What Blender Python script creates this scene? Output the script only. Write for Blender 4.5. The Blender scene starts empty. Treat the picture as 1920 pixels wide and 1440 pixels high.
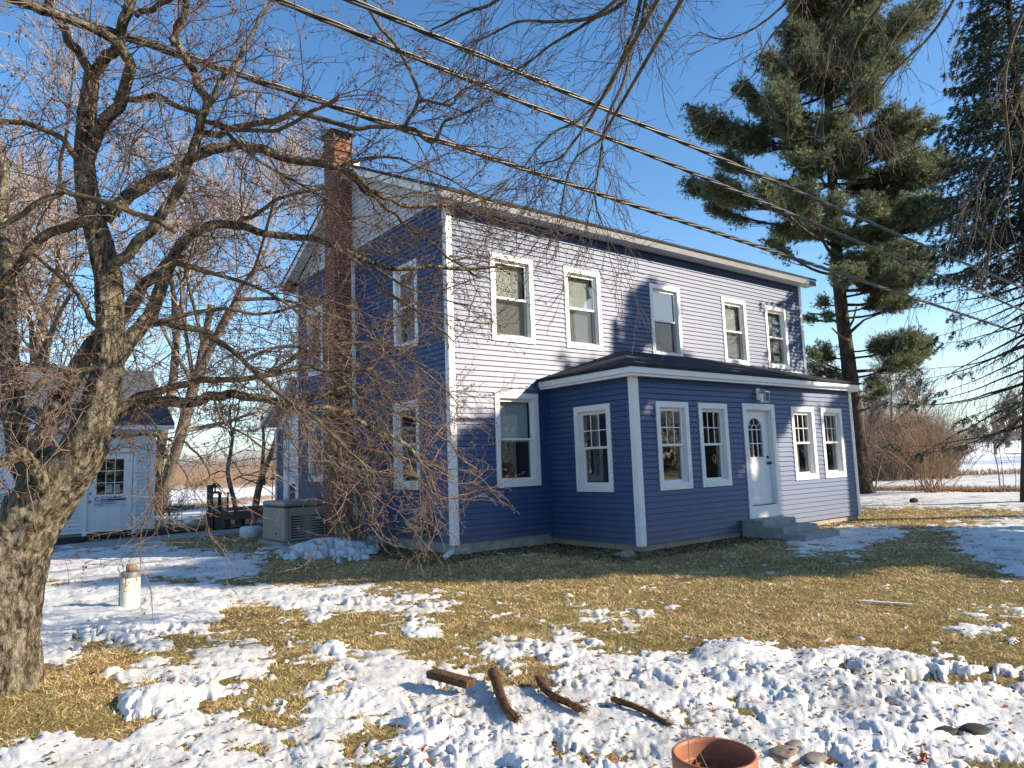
import bpy, math, random
import numpy as np
from mathutils import Vector, Matrix
random.seed(7); rng = np.random.default_rng(11)
R = math.radians
SC = bpy.context.scene
COL = SC.collection

# ------------------------------------------------------------------ camera
YAW, PIT, ROL, FPX = 0.665, 0.1132, -0.0349, 1333.5
CAM = np.array([-6.94, -10.65, 1.54])
Fv = np.array([math.sin(YAW)*math.cos(PIT), math.cos(YAW)*math.cos(PIT), math.sin(PIT)])
R0 = np.array([math.cos(YAW), -math.sin(YAW), 0.]); U0 = np.cross(R0, Fv)
Rv = R0*math.cos(ROL)+U0*math.sin(ROL); Uv = -R0*math.sin(ROL)+U0*math.cos(ROL)
FH = np.array([math.sin(YAW), math.cos(YAW), 0.])
RH = R0
def ray(u, v): return Fv+Rv*(u-960)/FPX-Uv*(v-720)/FPX
def G(u, v, z=0.):
    r = ray(u, v); t = (z-CAM[2])/r[2]; return CAM+t*r
def at(u, v, d):
    r = ray(u, v); return CAM+r*(d/(r@FH))
def project(P):
    d = P-CAM; z = d@Fv
    zz = np.where(z > 0.05, z, 0.05)
    return 960+FPX*(d@Rv)/zz, 720-FPX*(d@Uv)/zz
cd = bpy.data.cameras.new('camera'); cam = bpy.data.objects.new('camera', cd); COL.objects.link(cam)
m = Matrix((( Rv[0], Uv[0], -Fv[0]), (Rv[1], Uv[1], -Fv[1]), (Rv[2], Uv[2], -Fv[2]))).to_4x4()
m.translation = Vector(CAM); cam.matrix_world = m
cd.sensor_width = 36; cd.lens = 36*FPX/1920; cd.clip_start = .05; cd.clip_end = 9000
SC.camera = cam

# ------------------------------------------------------------------ light
TH, EL = R(50), R(25)
SUN = Vector((math.cos(EL)*math.cos(TH), -math.cos(EL)*math.sin(TH), math.sin(EL)))
ld = bpy.data.lights.new('sun', 'SUN'); ld.energy = 5.0; ld.angle = R(.53); ld.color = (1, .86, .66)
sun = bpy.data.objects.new('sun', ld); COL.objects.link(sun)
sun.rotation_euler = SUN.to_track_quat('Z', 'Y').to_euler()
W = bpy.data.worlds.new('World'); SC.world = W; W.use_nodes = True
nt = W.node_tree; bg = nt.nodes['Background']
sk = nt.nodes.new('ShaderNodeTexSky'); sk.sky_type = 'NISHITA'; sk.sun_disc = False
sk.sun_elevation = EL; sk.sun_rotation = math.atan2(SUN.x, SUN.y); sk.altitude = 200
sk.air_density = 1.0; sk.dust_density = .35; sk.ozone_density = 1.2
hs = nt.nodes.new('ShaderNodeHueSaturation'); hs.inputs['Hue'].default_value = .502; hs.inputs['Saturation'].default_value = 1.28; hs.inputs['Value'].default_value = 1
nt.links.new(sk.outputs[0], hs.inputs['Color']); 
tcw = nt.nodes.new('ShaderNodeTexCoord'); spw = nt.nodes.new('ShaderNodeSeparateXYZ'); nt.links.new(tcw.outputs['Generated'], spw.inputs[0])
mrw = nt.nodes.new('ShaderNodeMapRange'); mrw.inputs['From Min'].default_value = 0; mrw.inputs['From Max'].default_value = .22; mrw.inputs['To Min'].default_value = .72; mrw.inputs['To Max'].default_value = 0; nt.links.new(spw.outputs[2], mrw.inputs['Value'])
mxw = nt.nodes.new('ShaderNodeMixRGB'); mxw.inputs[2].default_value = (3.3, 4.4, 5.2, 1); nt.links.new(mrw.outputs[0], mxw.inputs[0]); nt.links.new(hs.outputs[0], mxw.inputs[1]); nt.links.new(mxw.outputs[0], bg.inputs[0]); bg.inputs[1].default_value = .125
SC.view_settings.view_transform = 'Standard'; SC.view_settings.look = 'None'
SC.view_settings.exposure = .95; SC.view_settings.gamma = 1
SC.render.engine = 'CYCLES'
SC.cycles.max_bounces = 6; SC.cycles.transparent_max_bounces = 16

# ------------------------------------------------------------------ materials
class NT:
    def __init__(s, name):
        s.m = bpy.data.materials.new(name); s.m.use_nodes = True
        s.t = s.m.node_tree; s.b = s.t.nodes['Principled BSDF']; s.out = s.t.nodes['Material Output']
    def n(s, ty, **k):
        x = s.t.nodes.new(ty)
        for a, v in k.items():
            if isinstance(a, str) and hasattr(x, a): setattr(x, a, v)
        return x
    def l(s, a, b): s.t.links.new(a, b)
    def tex(s, scale, detail=4, rough=.6, vec='Object', stretch=None):
        tc = s.n('ShaderNodeTexCoord'); nz = s.n('ShaderNodeTexNoise')
        nz.inputs['Scale'].default_value = scale; nz.inputs['Detail'].default_value = detail; nz.inputs['Roughness'].default_value = rough
        if stretch:
            mp = s.n('ShaderNodeMapping'); mp.inputs['Scale'].default_value = stretch
            s.l(tc.outputs[vec], mp.inputs[0]); s.l(mp.outputs[0], nz.inputs['Vector'])
        else: s.l(tc.outputs[vec], nz.inputs['Vector'])
        return nz.outputs['Fac']
    def ramp(s, fac, stops):
        r = s.n('ShaderNodeValToRGB'); e = r.color_ramp.elements
        while len(e) < len(stops): e.new(.5)
        for i, (p, c) in enumerate(stops): e[i].position = p; e[i].color = (*c, 1)
        s.l(fac, r.inputs[0]); return r.outputs[0]
    def bump(s, h, strength=.3, dist=.01):
        b = s.n('ShaderNodeBump'); b.inputs['Strength'].default_value = strength; b.inputs['Distance'].default_value = dist
        s.l(h, b.inputs['Height']); s.l(b.outputs[0], s.b.inputs['Normal'])
    def set(s, rough=.6, spec=.5, metal=0):
        s.b.inputs['Roughness'].default_value = rough; s.b.inputs['Specular IOR Level'].default_value = spec
        s.b.inputs['Metallic'].default_value = metal; return s
MATS = {}
def mat(name, c1, c2=None, scale=8, rough=.6, spec=.5, metal=0, bump=0, bscale=60, stretch=None, dist=.005, pos=(.35, .65)):
    t = NT(name); t.set(rough, spec, metal)
    if c2 is None: c2 = tuple(x*.82 for x in c1)
    col = t.ramp(t.tex(scale, 5, stretch=stretch), [(pos[0], c2), (pos[1], c1)])
    t.l(col, t.b.inputs['Base Color'])
    if bump: t.bump(t.tex(bscale, 4, stretch=stretch), bump, dist)
    MATS[name] = t.m; return t.m
blue = mat('blue_vinyl', (.027, .066, .170), (.023, .056, .146), 1.5, .48, .56, bump=.10, bscale=14, stretch=(1, 1, 5), dist=.01)
white = mat('white_trim', (.80, .80, .78), (.74, .74, .73), 6, .38, .5)
def splash():
    nt_ = blue.node_tree; b = nt_.nodes['Principled BSDF']; src = b.inputs['Base Color'].links[0].from_socket
    tc = nt_.nodes.new('ShaderNodeTexCoord'); sp = nt_.nodes.new('ShaderNodeSeparateXYZ'); nt_.links.new(tc.outputs['Object'], sp.inputs[0])
    nz = nt_.nodes.new('ShaderNodeTexNoise'); nz.inputs['Scale'].default_value = 5; nz.inputs['Detail'].default_value = 6; nt_.links.new(tc.outputs['Object'], nz.inputs['Vector'])
    ma = nt_.nodes.new('ShaderNodeMath'); ma.operation = 'MULTIPLY_ADD'; ma.inputs[1].default_value = 1.1; ma.inputs[2].default_value = -.35; nt_.links.new(nz.outputs['Fac'], ma.inputs[0])
    sb_ = nt_.nodes.new('ShaderNodeMath'); sb_.operation = 'SUBTRACT'; nt_.links.new(ma.outputs[0], sb_.inputs[0]); nt_.links.new(sp.outputs[2], sb_.inputs[1])
    mr = nt_.nodes.new('ShaderNodeMapRange'); mr.inputs['From Min'].default_value = -.45; mr.inputs['From Max'].default_value = .1; mr.inputs['To Max'].default_value = .3; nt_.links.new(sb_.outputs[0], mr.inputs['Value'])
    mx = nt_.nodes.new('ShaderNodeMixRGB'); nt_.links.new(mr.outputs[0], mx.inputs[0]); nt_.links.new(src, mx.inputs[1]); mx.inputs[2].default_value = (.11, .095, .085, 1); nt_.links.new(mx.outputs[0], b.inputs['Base Color'])
splash()
whitew = mat('white_siding', (.66, .68, .70), (.60, .62, .64), 3, .45, .5, bump=.1, bscale=20)
greyw = mat('grey_white_siding', (.60, .64, .68), (.55, .58, .62), 3, .45, .5)
conc = mat('concrete', (.40, .37, .32), (.25, .23, .20), 5, .9, .3, bump=.5, bscale=50)
conc2 = mat('step_concrete', (.36, .35, .33), (.26, .255, .24), 7, .88, .3, bump=.4, bscale=70)
dark = mat('black_metal', (.02, .02, .02), (.012, .012, .012), 9, .5, .5)
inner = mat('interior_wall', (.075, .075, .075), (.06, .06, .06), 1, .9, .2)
brownwood = mat('weathered_wood', (.10, .075, .055), (.05, .038, .03), 14, .8, .3, bump=.3, bscale=50, stretch=(1, 1, 6))
redwood = mat('red_wood', (.14, .035, .022), (.09, .025, .018), 10, .6, .4)
tan = mat('beige_steel', (.34, .30, .25), (.30, .27, .22), 3, .45, .5)
grnm = mat('green_grey_metal', (.15, .19, .17), (.11, .14, .13), 12, .5, .5, metal=.2)
pipe_m = mat('painted_pipe', (.30, .24, .17), (.20, .16, .12), 15, .6, .4)
terra = mat('terracotta_plastic', (.30, .115, .06), (.26, .10, .052), 7, .55, .4, bump=.1, bscale=30)
def barkmat():
    t = NT('crabapple_bark'); t.set(.95, .12)
    a = t.tex(15, 8, .8, stretch=(1.4, 1.4, .55)); col = t.ramp(a, [(.41, (.035, .028, .022)), (.49, (.19, .155, .11)), (.60, (.50, .44, .34))])
    mx = t.n('ShaderNodeMixRGB'); t.l(t.ramp(t.tex(3.3, 5, .7), [(.54, (0, 0, 0)), (.68, (.5, .5, .5))]), mx.inputs[0]); t.l(col, mx.inputs[1]); mx.inputs[2].default_value = (.24, .22, .10, 1)
    t.l(mx.outputs[0], t.b.inputs['Base Color'])
    w = t.n('ShaderNodeMath', operation='ADD'); t.l(a, w.inputs[0]); t.l(t.tex(34, 6, .8, stretch=(1.5, 1.5, .6)), w.inputs[1])
    b = t.n('ShaderNodeBump'); b.inputs['Strength'].default_value = 1; b.inputs['Distance'].default_value = .045
    t.l(w.outputs[0], b.inputs['Height']); t.l(b.outputs[0], t.b.inputs['Normal']); MATS['bark'] = t.m; return t.m
bark_l = barkmat()
tw_pale = mat('pale_twig', (.40, .31, .25), (.26, .20, .16), 9, .8, .3)
twig = mat('twig_bark', (.22, .165, .13), (.11, .08, .065), 9, .75, .35)
twigd = mat('limb_bark', (.17, .14, .085), (.05, .04, .03), 14, .9, .2, bump=.8, bscale=60, dist=.01)
tw_grey = mat('grey_twig', (.20, .16, .12), (.10, .08, .065), 9, .8, .3)
tw_dark = mat('dark_twig', (.13, .10, .08), (.055, .045, .04), 9, .8, .3)
tw_tan = mat('tan_brush', (.36, .24, .15), (.20, .13, .09), 5, .85, .2)
tw_red = mat('thicket_twig', (.27, .20, .16), (.15, .11, .09), .8, .85, .2)
far_m = mat('far_trees', (.24, .21, .20), (.17, .155, .15), .05, .95, .1)
berry = mat('berry_skin', (.20, .022, .022), (.10, .018, .02), 30, .35, .5)
pinebark = mat('pine_bark', (.105, .078, .06), (.035, .028, .024), 7, .95, .2, bump=1, bscale=12, stretch=(1, 1, .35), dist=.05)
rubber = mat('door_mat', (.03, .03, .035), (.02, .02, .022), 20, .95, .1)
mulch = mat('mulch', (.055, .035, .024), (.025, .018, .014), 30, .95, .2, bump=1, bscale=60, dist=.03)
stone = mat('field_stone', (.28, .24, .19), (.15, .13, .11), 9, .85, .3, bump=.5, bscale=30)
galv = mat('galvanised', (.30, .30, .30), (.22, .22, .22), 15, .45, .5, metal=.6)
steelw = mat('lamp_white', (.7, .7, .7), (.6, .6, .6), 10, .3, .5, metal=.3)
leafm = mat('dry_leaf', (.30, .13, .055), (.12, .055, .03), 6, .75, .3)
coir = mat('coir', (.16, .095, .05), (.05, .032, .02), 60, .95, .15, bump=1, bscale=150, dist=.01)
pvc = mat('pvc_pipe', (.70, .66, .54), (.62, .57, .44), 9, .45, .5)
alum = mat('grey_aluminium', (.17, .18, .19), (.14, .15, .16), 4, .6, .3)
alu = mat('conductor', (.035, .035, .038), (.022, .022, .025), 20, .42, .5)
paper = mat('paper', (.55, .60, .58), (.45, .5, .5), 6, .8, .2)
signw = mat('sign_face', (.62, .64, .70), (.58, .60, .66), 6, .6, .3)
signb = mat('sign_black', (.015, .015, .02), None, 6, .6, .3)
signn = mat('sign_navy', (.03, .035, .12), None, 6, .6, .3)
blindm = mat('blind_vinyl', (.82, .86, .82), (.76, .80, .77), 3, .6, .4)
curt = mat('curtain', (.55, .52, .45), (.42, .40, .35), 5, .9, .2)
tubm = mat('white_plastic', (.62, .66, .70), (.55, .58, .62), 4, .5, .4)

def brick():
    t = NT('chimney_brick'); t.set(.9, .2)
    tc = t.n('ShaderNodeTexCoord'); sp = t.n('ShaderNodeSeparateXYZ'); t.l(tc.outputs['Object'], sp.inputs[0])
    ad = t.n('ShaderNodeMath', operation='ADD'); t.l(sp.outputs[0], ad.inputs[0]); t.l(sp.outputs[1], ad.inputs[1])
    cb = t.n('ShaderNodeCombineXYZ'); t.l(ad.outputs[0], cb.inputs[0]); t.l(sp.outputs[2], cb.inputs[1])
    b = t.n('ShaderNodeTexBrick'); b.inputs['Scale'].default_value = 1
    b.inputs['Brick Width'].default_value = .215; b.inputs['Row Height'].default_value = .075; b.inputs['Mortar Size'].default_value = .009
    b.inputs['Color1'].default_value = (.26, .075, .045, 1); b.inputs['Color2'].default_value = (.16, .05, .035, 1); b.inputs['Mortar'].default_value = (.24, .2, .17, 1)
    t.l(cb.outputs[0], b.inputs['Vector']); t.l(b.outputs['Color'], t.b.inputs['Base Color']); t.bump(b.outputs['Fac'], -.6, .01)
    return t.m
brickm = brick()
def block():
    t = NT('concrete_block'); t.set(.92, .2)
    tc = t.n('ShaderNodeTexCoord'); sp = t.n('ShaderNodeSeparateXYZ'); t.l(tc.outputs['Object'], sp.inputs[0])
    ad = t.n('ShaderNodeMath', operation='ADD'); t.l(sp.outputs[0], ad.inputs[0]); t.l(sp.outputs[1], ad.inputs[1])
    cb = t.n('ShaderNodeCombineXYZ'); t.l(ad.outputs[0], cb.inputs[0]); t.l(sp.outputs[2], cb.inputs[1])
    b = t.n('ShaderNodeTexBrick'); b.inputs['Scale'].default_value = 1
    b.inputs['Brick Width'].default_value = .46; b.inputs['Row Height'].default_value = .22; b.inputs['Mortar Size'].default_value = .006
    b.inputs['Color1'].default_value = (.36, .31, .24, 1); b.inputs['Color2'].default_value = (.27, .24, .19, 1); b.inputs['Mortar'].default_value = (.16, .14, .12, 1)
    t.l(cb.outputs[0], b.inputs['Vector']); t.l(b.outputs['Color'], t.b.inputs['Base Color']); t.bump(t.tex(60), .5, .01)
    return t.m
blockm = block()
def shingle(name, c1, c2, rowh):
    t = NT(name); t.set(.95, .15)
    tc = t.n('ShaderNodeTexCoord'); sp = t.n('ShaderNodeSeparateXYZ'); t.l(tc.outputs['Object'], sp.inputs[0])
    ad = t.n('ShaderNodeMath', operation='ADD'); t.l(sp.outputs[0], ad.inputs[0]); t.l(sp.outputs[1], ad.inputs[1])
    cb = t.n('ShaderNodeCombineXYZ'); t.l(ad.outputs[0], cb.inputs[0]); t.l(sp.outputs[2], cb.inputs[1])
    b = t.n('ShaderNodeTexBrick'); b.inputs['Scale'].default_value = 1
    b.inputs['Brick Width'].default_value = .3; b.inputs['Row Height'].default_value = rowh; b.inputs['Mortar Size'].default_value = .004
    b.inputs['Color1'].default_value = (*c1, 1); b.inputs['Color2'].default_value = (*c2, 1); b.inputs['Mortar'].default_value = tuple(x*.4 for x in c2)+(1,)
    t.l(cb.outputs[0], b.inputs['Vector'])
    mx = t.n('ShaderNodeMixRGB', blend_type='MULTIPLY'); mx.inputs[0].default_value = .6
    t.l(b.outputs['Color'], mx.inputs[1]); t.l(t.ramp(t.tex(90, 2), [(.3, (.5, .5, .5)), (.7, (1.3, 1.3, 1.3))]), mx.inputs[2])
    t.l(mx.outputs[0], t.b.inputs['Base Color']); t.bump(t.tex(120), .6, .01); return t.m
shing = shingle('porch_shingles', (.062, .062, .07), (.035, .036, .042), .046)
shing2 = shingle('shed_shingles', (.10, .11, .13), (.06, .068, .085), .07)
def glass():
    t = NT('window_glass'); t.t.nodes.remove(t.b)
    tr = t.n('ShaderNodeBsdfTransparent'); tr.inputs[0].default_value = (.92, .95, .94, 1)
    gl = t.n('ShaderNodeBsdfGlossy'); gl.inputs['Roughness'].default_value = .015
    fr = t.n('ShaderNodeLayerWeight'); fr.inputs[0].default_value = .5
    pw = t.n('ShaderNodeMath', operation='POWER'); pw.inputs[1].default_value = 2.6; t.l(fr.outputs['Facing'], pw.inputs[0])
    md = t.n('ShaderNodeMath', operation='MULTIPLY_ADD'); md.inputs[1].default_value = .8; md.inputs[2].default_value = .17
    mx = t.n('ShaderNodeMixShader'); t.l(pw.outputs[0], md.inputs[0]); t.l(md.outputs[0], mx.inputs[0])
    t.l(tr.outputs[0], mx.inputs[1]); t.l(gl.outputs[0], mx.inputs[2]); t.l(mx.outputs[0], t.out.inputs[0])
    nz = t.tex(2.2, 1); bp = t.n('ShaderNodeBump'); bp.inputs['Strength'].default_value = .12; bp.inputs['Distance'].default_value = .02
    t.l(nz, bp.inputs['Height']); t.l(bp.outputs[0], gl.inputs['Normal']); return t.m
glassm = glass()
def screen():
    t = NT('insect_screen'); t.t.nodes.remove(t.b)
    tr = t.n('ShaderNodeBsdfTransparent'); df = t.n('ShaderNodeBsdfDiffuse'); df.inputs[0].default_value = (.05, .05, .05, 1)
    mx = t.n('ShaderNodeMixShader'); mx.inputs[0].default_value = .42
    t.l(tr.outputs[0], mx.inputs[1]); t.l(df.outputs[0], mx.inputs[2]); t.l(mx.outputs[0], t.out.inputs[0]); return t.m
screenm = screen()
def attr_mat(name, rough=.8, spec=.2, trans=0, sheen=0):
    t = NT(name); t.set(rough, spec); a = t.n('ShaderNodeAttribute'); a.attribute_name = 'Col'
    t.l(a.outputs['Color'], t.b.inputs['Base Color'])
    if trans:
        tl = t.n('ShaderNodeBsdfTranslucent'); t.l(a.outputs['Color'], tl.inputs[0])
        mx = t.n('ShaderNodeMixShader'); mx.inputs[0].default_value = trans
        t.l(t.b.outputs[0], mx.inputs[1]); t.l(tl.outputs[0], mx.inputs[2]); t.l(mx.outputs[0], t.out.inputs[0])
    return t.m
grassm = attr_mat('grass_blades', .7, .3, .25)
leafatt = attr_mat('leaf_litter', .75, .3, .2)
needlem = attr_mat('needles', .55, .4, .28)
def snowmat():
    t = NT('snow'); t.set(.55, .35)
    col = t.ramp(t.tex(1.4, 7, .75), [(.34, (.42, .41, .39)), (.50, (.66, .66, .65)), (.68, (.80, .80, .79))])
    t.b.inputs['Subsurface Weight'].default_value = .0
    # real grit and leaf crumbs lying in the old snow
    g1 = t.ramp(t.tex(38, 3, .7), [(.64, (0, 0, 0)), (.74, (1, 1, 1))])
    g2 = t.ramp(t.tex(3.1, 3, .6), [(.38, (0, 0, 0)), (.60, (1, 1, 1))])
    ml = t.n('ShaderNodeMixRGB', blend_type='MULTIPLY'); ml.inputs[0].default_value = 1; t.l(g1, ml.inputs[1]); t.l(g2, ml.inputs[2])
    mx = t.n('ShaderNodeMixRGB'); t.l(ml.outputs[0], mx.inputs[0]); t.l(col, mx.inputs[1]); mx.inputs[2].default_value = (.17, .12, .075, 1)
    t.l(mx.outputs[0], t.b.inputs['Base Color'])
    b1 = t.n('ShaderNodeBump'); b1.inputs['Strength'].default_value = .55; b1.inputs['Distance'].default_value = .02
    t.l(t.tex(28, 6, .75), b1.inputs['Height']); t.l(b1.outputs[0], t.b.inputs['Normal']); return t.m
snowm = snowmat()
def soilmat():
    t = NT('lawn_soil'); t.set(.95, .15)
    c1 = t.ramp(t.tex(22, 6, .75), [(.32, (.10, .07, .035)), (.50, (.24, .17, .08)), (.68, (.40, .31, .16))])
    c2 = t.ramp(t.tex(.9, 4, .6), [(.35, (.75, .9, .62)), (.65, (1.1, 1, .9))])
    mx = t.n('ShaderNodeMixRGB', blend_type='MULTIPLY'); mx.inputs[0].default_value = 1; t.l(c1, mx.inputs[1]); t.l(c2, mx.inputs[2])
    t.l(mx.outputs[0], t.b.inputs['Base Color'])
    b1 = t.n('ShaderNodeBump'); b1.inputs['Strength'].default_value = 1; b1.inputs['Distance'].default_value = .03
    t.l(t.tex(35, 5, .8), b1.inputs['Height']); t.l(b1.outputs[0], t.b.inputs['Normal']); return t.m
soilm = soilmat()

# ------------------------------------------------------------------ object helpers
def link(o, parent=None):
    COL.objects.link(o)
    if parent is not None: o.parent = parent
    return o
def tag(o, label=None, cat=None, group=None, kind=None):
    if label: o['label'] = label
    if cat: o['category'] = cat
    if group: o['group'] = group
    if kind: o['kind'] = kind
    return o
def empty(name, loc, label, cat, group=None, rz=0):
    o = bpy.data.objects.new(name, None); o.empty_display_size = .2; link(o)
    o.location = Vector([float(x) for x in loc]); o.rotation_euler = (0, 0, rz); return tag(o, label, cat, group)
def mesh_obj(name, V, Fc, m, parent=None, smooth=False, cols=None):
    """V world coords; when parent given they are converted to the parent's space"""
    V = np.asarray(V, dtype=np.float64)
    if parent is not None:
        off = ROOTLOC.get(parent.name)
        if off is None:
            p = parent; off = np.zeros(3)
            while p is not None: off = off+np.array(p.location); p = p.parent
            ROOTLOC[parent.name] = off
        V = V-off
    me = bpy.data.meshes.new(name)
    if isinstance(Fc, np.ndarray):
        n, k = Fc.shape
        me.vertices.add(len(V)); me.vertices.foreach_set('co', V.astype(np.float32).ravel())
        me.loops.add(n*k); me.loops.foreach_set('vertex_index', Fc.astype(np.int32).ravel())
        me.polygons.add(n); me.polygons.foreach_set('loop_start', np.arange(0, n*k, k, dtype=np.int32))
        me.update(calc_edges=True)
    else:
        me.from_pydata([tuple(v) for v in V], [], Fc); me.update()
    if cols is not None:
        a = me.color_attributes.new('Col', 'FLOAT_COLOR', 'POINT'); c = np.ones((len(V), 4), np.float32); c[:, :3] = cols
        a.data.foreach_set('color', c.ravel())
    me.materials.append(m)
    if smooth: me.polygons.foreach_set('use_smooth', np.ones(len(me.polygons), bool))
    o = bpy.data.objects.new(name, me); return link(o, parent)
ROOTLOC = {}
class MB:
    def __init__(s): s.v = []; s.f = []
    def quad(s, *p):
        i = len(s.v); s.v += [tuple(map(float, q)) for q in p]; s.f.append(tuple(range(i, i+len(p)))); return s
    def box(s, x0, x1, y0, y1, z0, z1):
        i = len(s.v)
        s.v += [(x, y, z) for z in (z0, z1) for y in (y0, y1) for x in (x0, x1)]
        s.f += [tuple(i+k for k in q) for q in ((0, 2, 3, 1), (4, 5, 7, 6), (0, 1, 5, 4), (2, 6, 7, 3), (0, 4, 6, 2), (1, 3, 7, 5))]; return s
    def obox(s, fr, s0, s1, o0, o1, z0, z1):
        """box in a wall frame: along s, outward o, up z"""
        i = len(s.v)
        s.v += [fr(a, o, z) for z in (z0, z1) for o in (o0, o1) for a in (s0, s1)]
        s.f += [tuple(i+k for k in q) for q in ((0, 2, 3, 1), (4, 5, 7, 6), (0, 1, 5, 4), (2, 6, 7, 3), (0, 4, 6, 2), (1, 3, 7, 5))]; return s
    def tube(s, pts, rad, n=8, cap=True):
        pts = [np.array(p, float) for p in pts]
        if not hasattr(rad, '__len__'): rad = [rad]*len(pts)
        base = len(s.v); ref = None
        for k, p in enumerate(pts):
            t = pts[min(k+1, len(pts)-1)]-pts[max(k-1, 0)]; t = t/(np.linalg.norm(t)+1e-9)
            if ref is None: ref = np.array([0, 0, 1.]) if abs(t[2]) < .9 else np.array([1., 0, 0])
            a = ref-t*(ref@t); a /= np.linalg.norm(a)+1e-9; ref = a; b = np.cross(t, a)
            for j in range(n):
                q = 2*math.pi*j/n; s.v.append(tuple(p+(a*math.cos(q)+b*math.sin(q))*rad[k]))
        for k in range(len(pts)-1):
            for j in range(n):
                s.f.append((base+k*n+j, base+k*n+(j+1) % n, base+(k+1)*n+(j+1) % n, base+(k+1)*n+j))
        if cap:
            s.f.append(tuple(base+j for j in range(n))[::-1]); e = base+(len(pts)-1)*n; s.f.append(tuple(e+j for j in range(n)))
        return s
    def ball(s, c, r, seg=8, sq=(1, 1, 1)):
        c = np.array(c, float); b = len(s.v); rings = seg//2
        for i in range(rings+1):
            ph = math.pi*i/rings
            for j in range(seg):
                q = 2*math.pi*j/seg
                s.v.append((c[0]+r*sq[0]*math.sin(ph)*math.cos(q), c[1]+r*sq[1]*math.sin(ph)*math.sin(q), c[2]+r*sq[2]*math.cos(ph)))
        for i in range(rings):
            for j in range(seg): s.f.append((b+i*seg+j, b+(i+1)*seg+j, b+(i+1)*seg+(j+1) % seg, b+i*seg+(j+1) % seg))
        return s
    def lathe(s, prof, c, n=32):
        b = len(s.v)
        for r, z in prof:
            for j in range(n):
                q = 2*math.pi*j/n; s.v.append((c[0]+r*math.cos(q), c[1]+r*math.sin(q), c[2]+z))
        for i in range(len(prof)-1):
            for j in range(n): s.f.append((b+i*n+j, b+i*n+(j+1) % n, b+(i+1)*n+(j+1) % n, b+(i+1)*n+j))
        return s
    def build(s, name, m, parent=None, smooth=False, bevel=0):
        o = mesh_obj(name, s.v, s.f, m, parent, smooth)
        if bevel:
            bm = o.modifiers.new('bevel', 'BEVEL'); bm.width = bevel; bm.segments = 2; bm.limit_method = 'ANGLE'
        return o

# ------------------------------------------------------------------ noise
def vnoise(x, y, sc, seed=0):
    """smooth gradient noise, about -1..1"""
    x = np.asarray(x)*sc+seed*17.13; y = np.asarray(y)*sc-seed*9.77
    xi = np.floor(x).astype(np.int64); yi = np.floor(y).astype(np.int64); fx = x-xi; fy = y-yi
    u = fx*fx*fx*(fx*(fx*6-15)+10); v = fy*fy*fy*(fy*(fy*6-15)+10)
    def g(a, b, dx, dy):
        n = (a*374761393+b*668265263+seed*974711) & 0xffffffff
        n = ((n ^ (n >> 13))*1274126177) & 0xffffffff
        q = ((n ^ (n >> 16)) & 0xffff)*(2*math.pi/65536); return np.cos(q)*dx+np.sin(q)*dy
    return 1.5*((g(xi, yi, fx, fy)*(1-u)+g(xi+1, yi, fx-1, fy)*u)*(1-v)+(g(xi, yi+1, fx, fy-1)*(1-u)+g(xi+1, yi+1, fx-1, fy-1)*u)*v)
def rn(x, y, sc, seed=0):
    a = seed*1.37; c, s_ = math.cos(a), math.sin(a)
    return vnoise(x*c-y*s_, x*s_+y*c, sc, seed)
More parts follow.
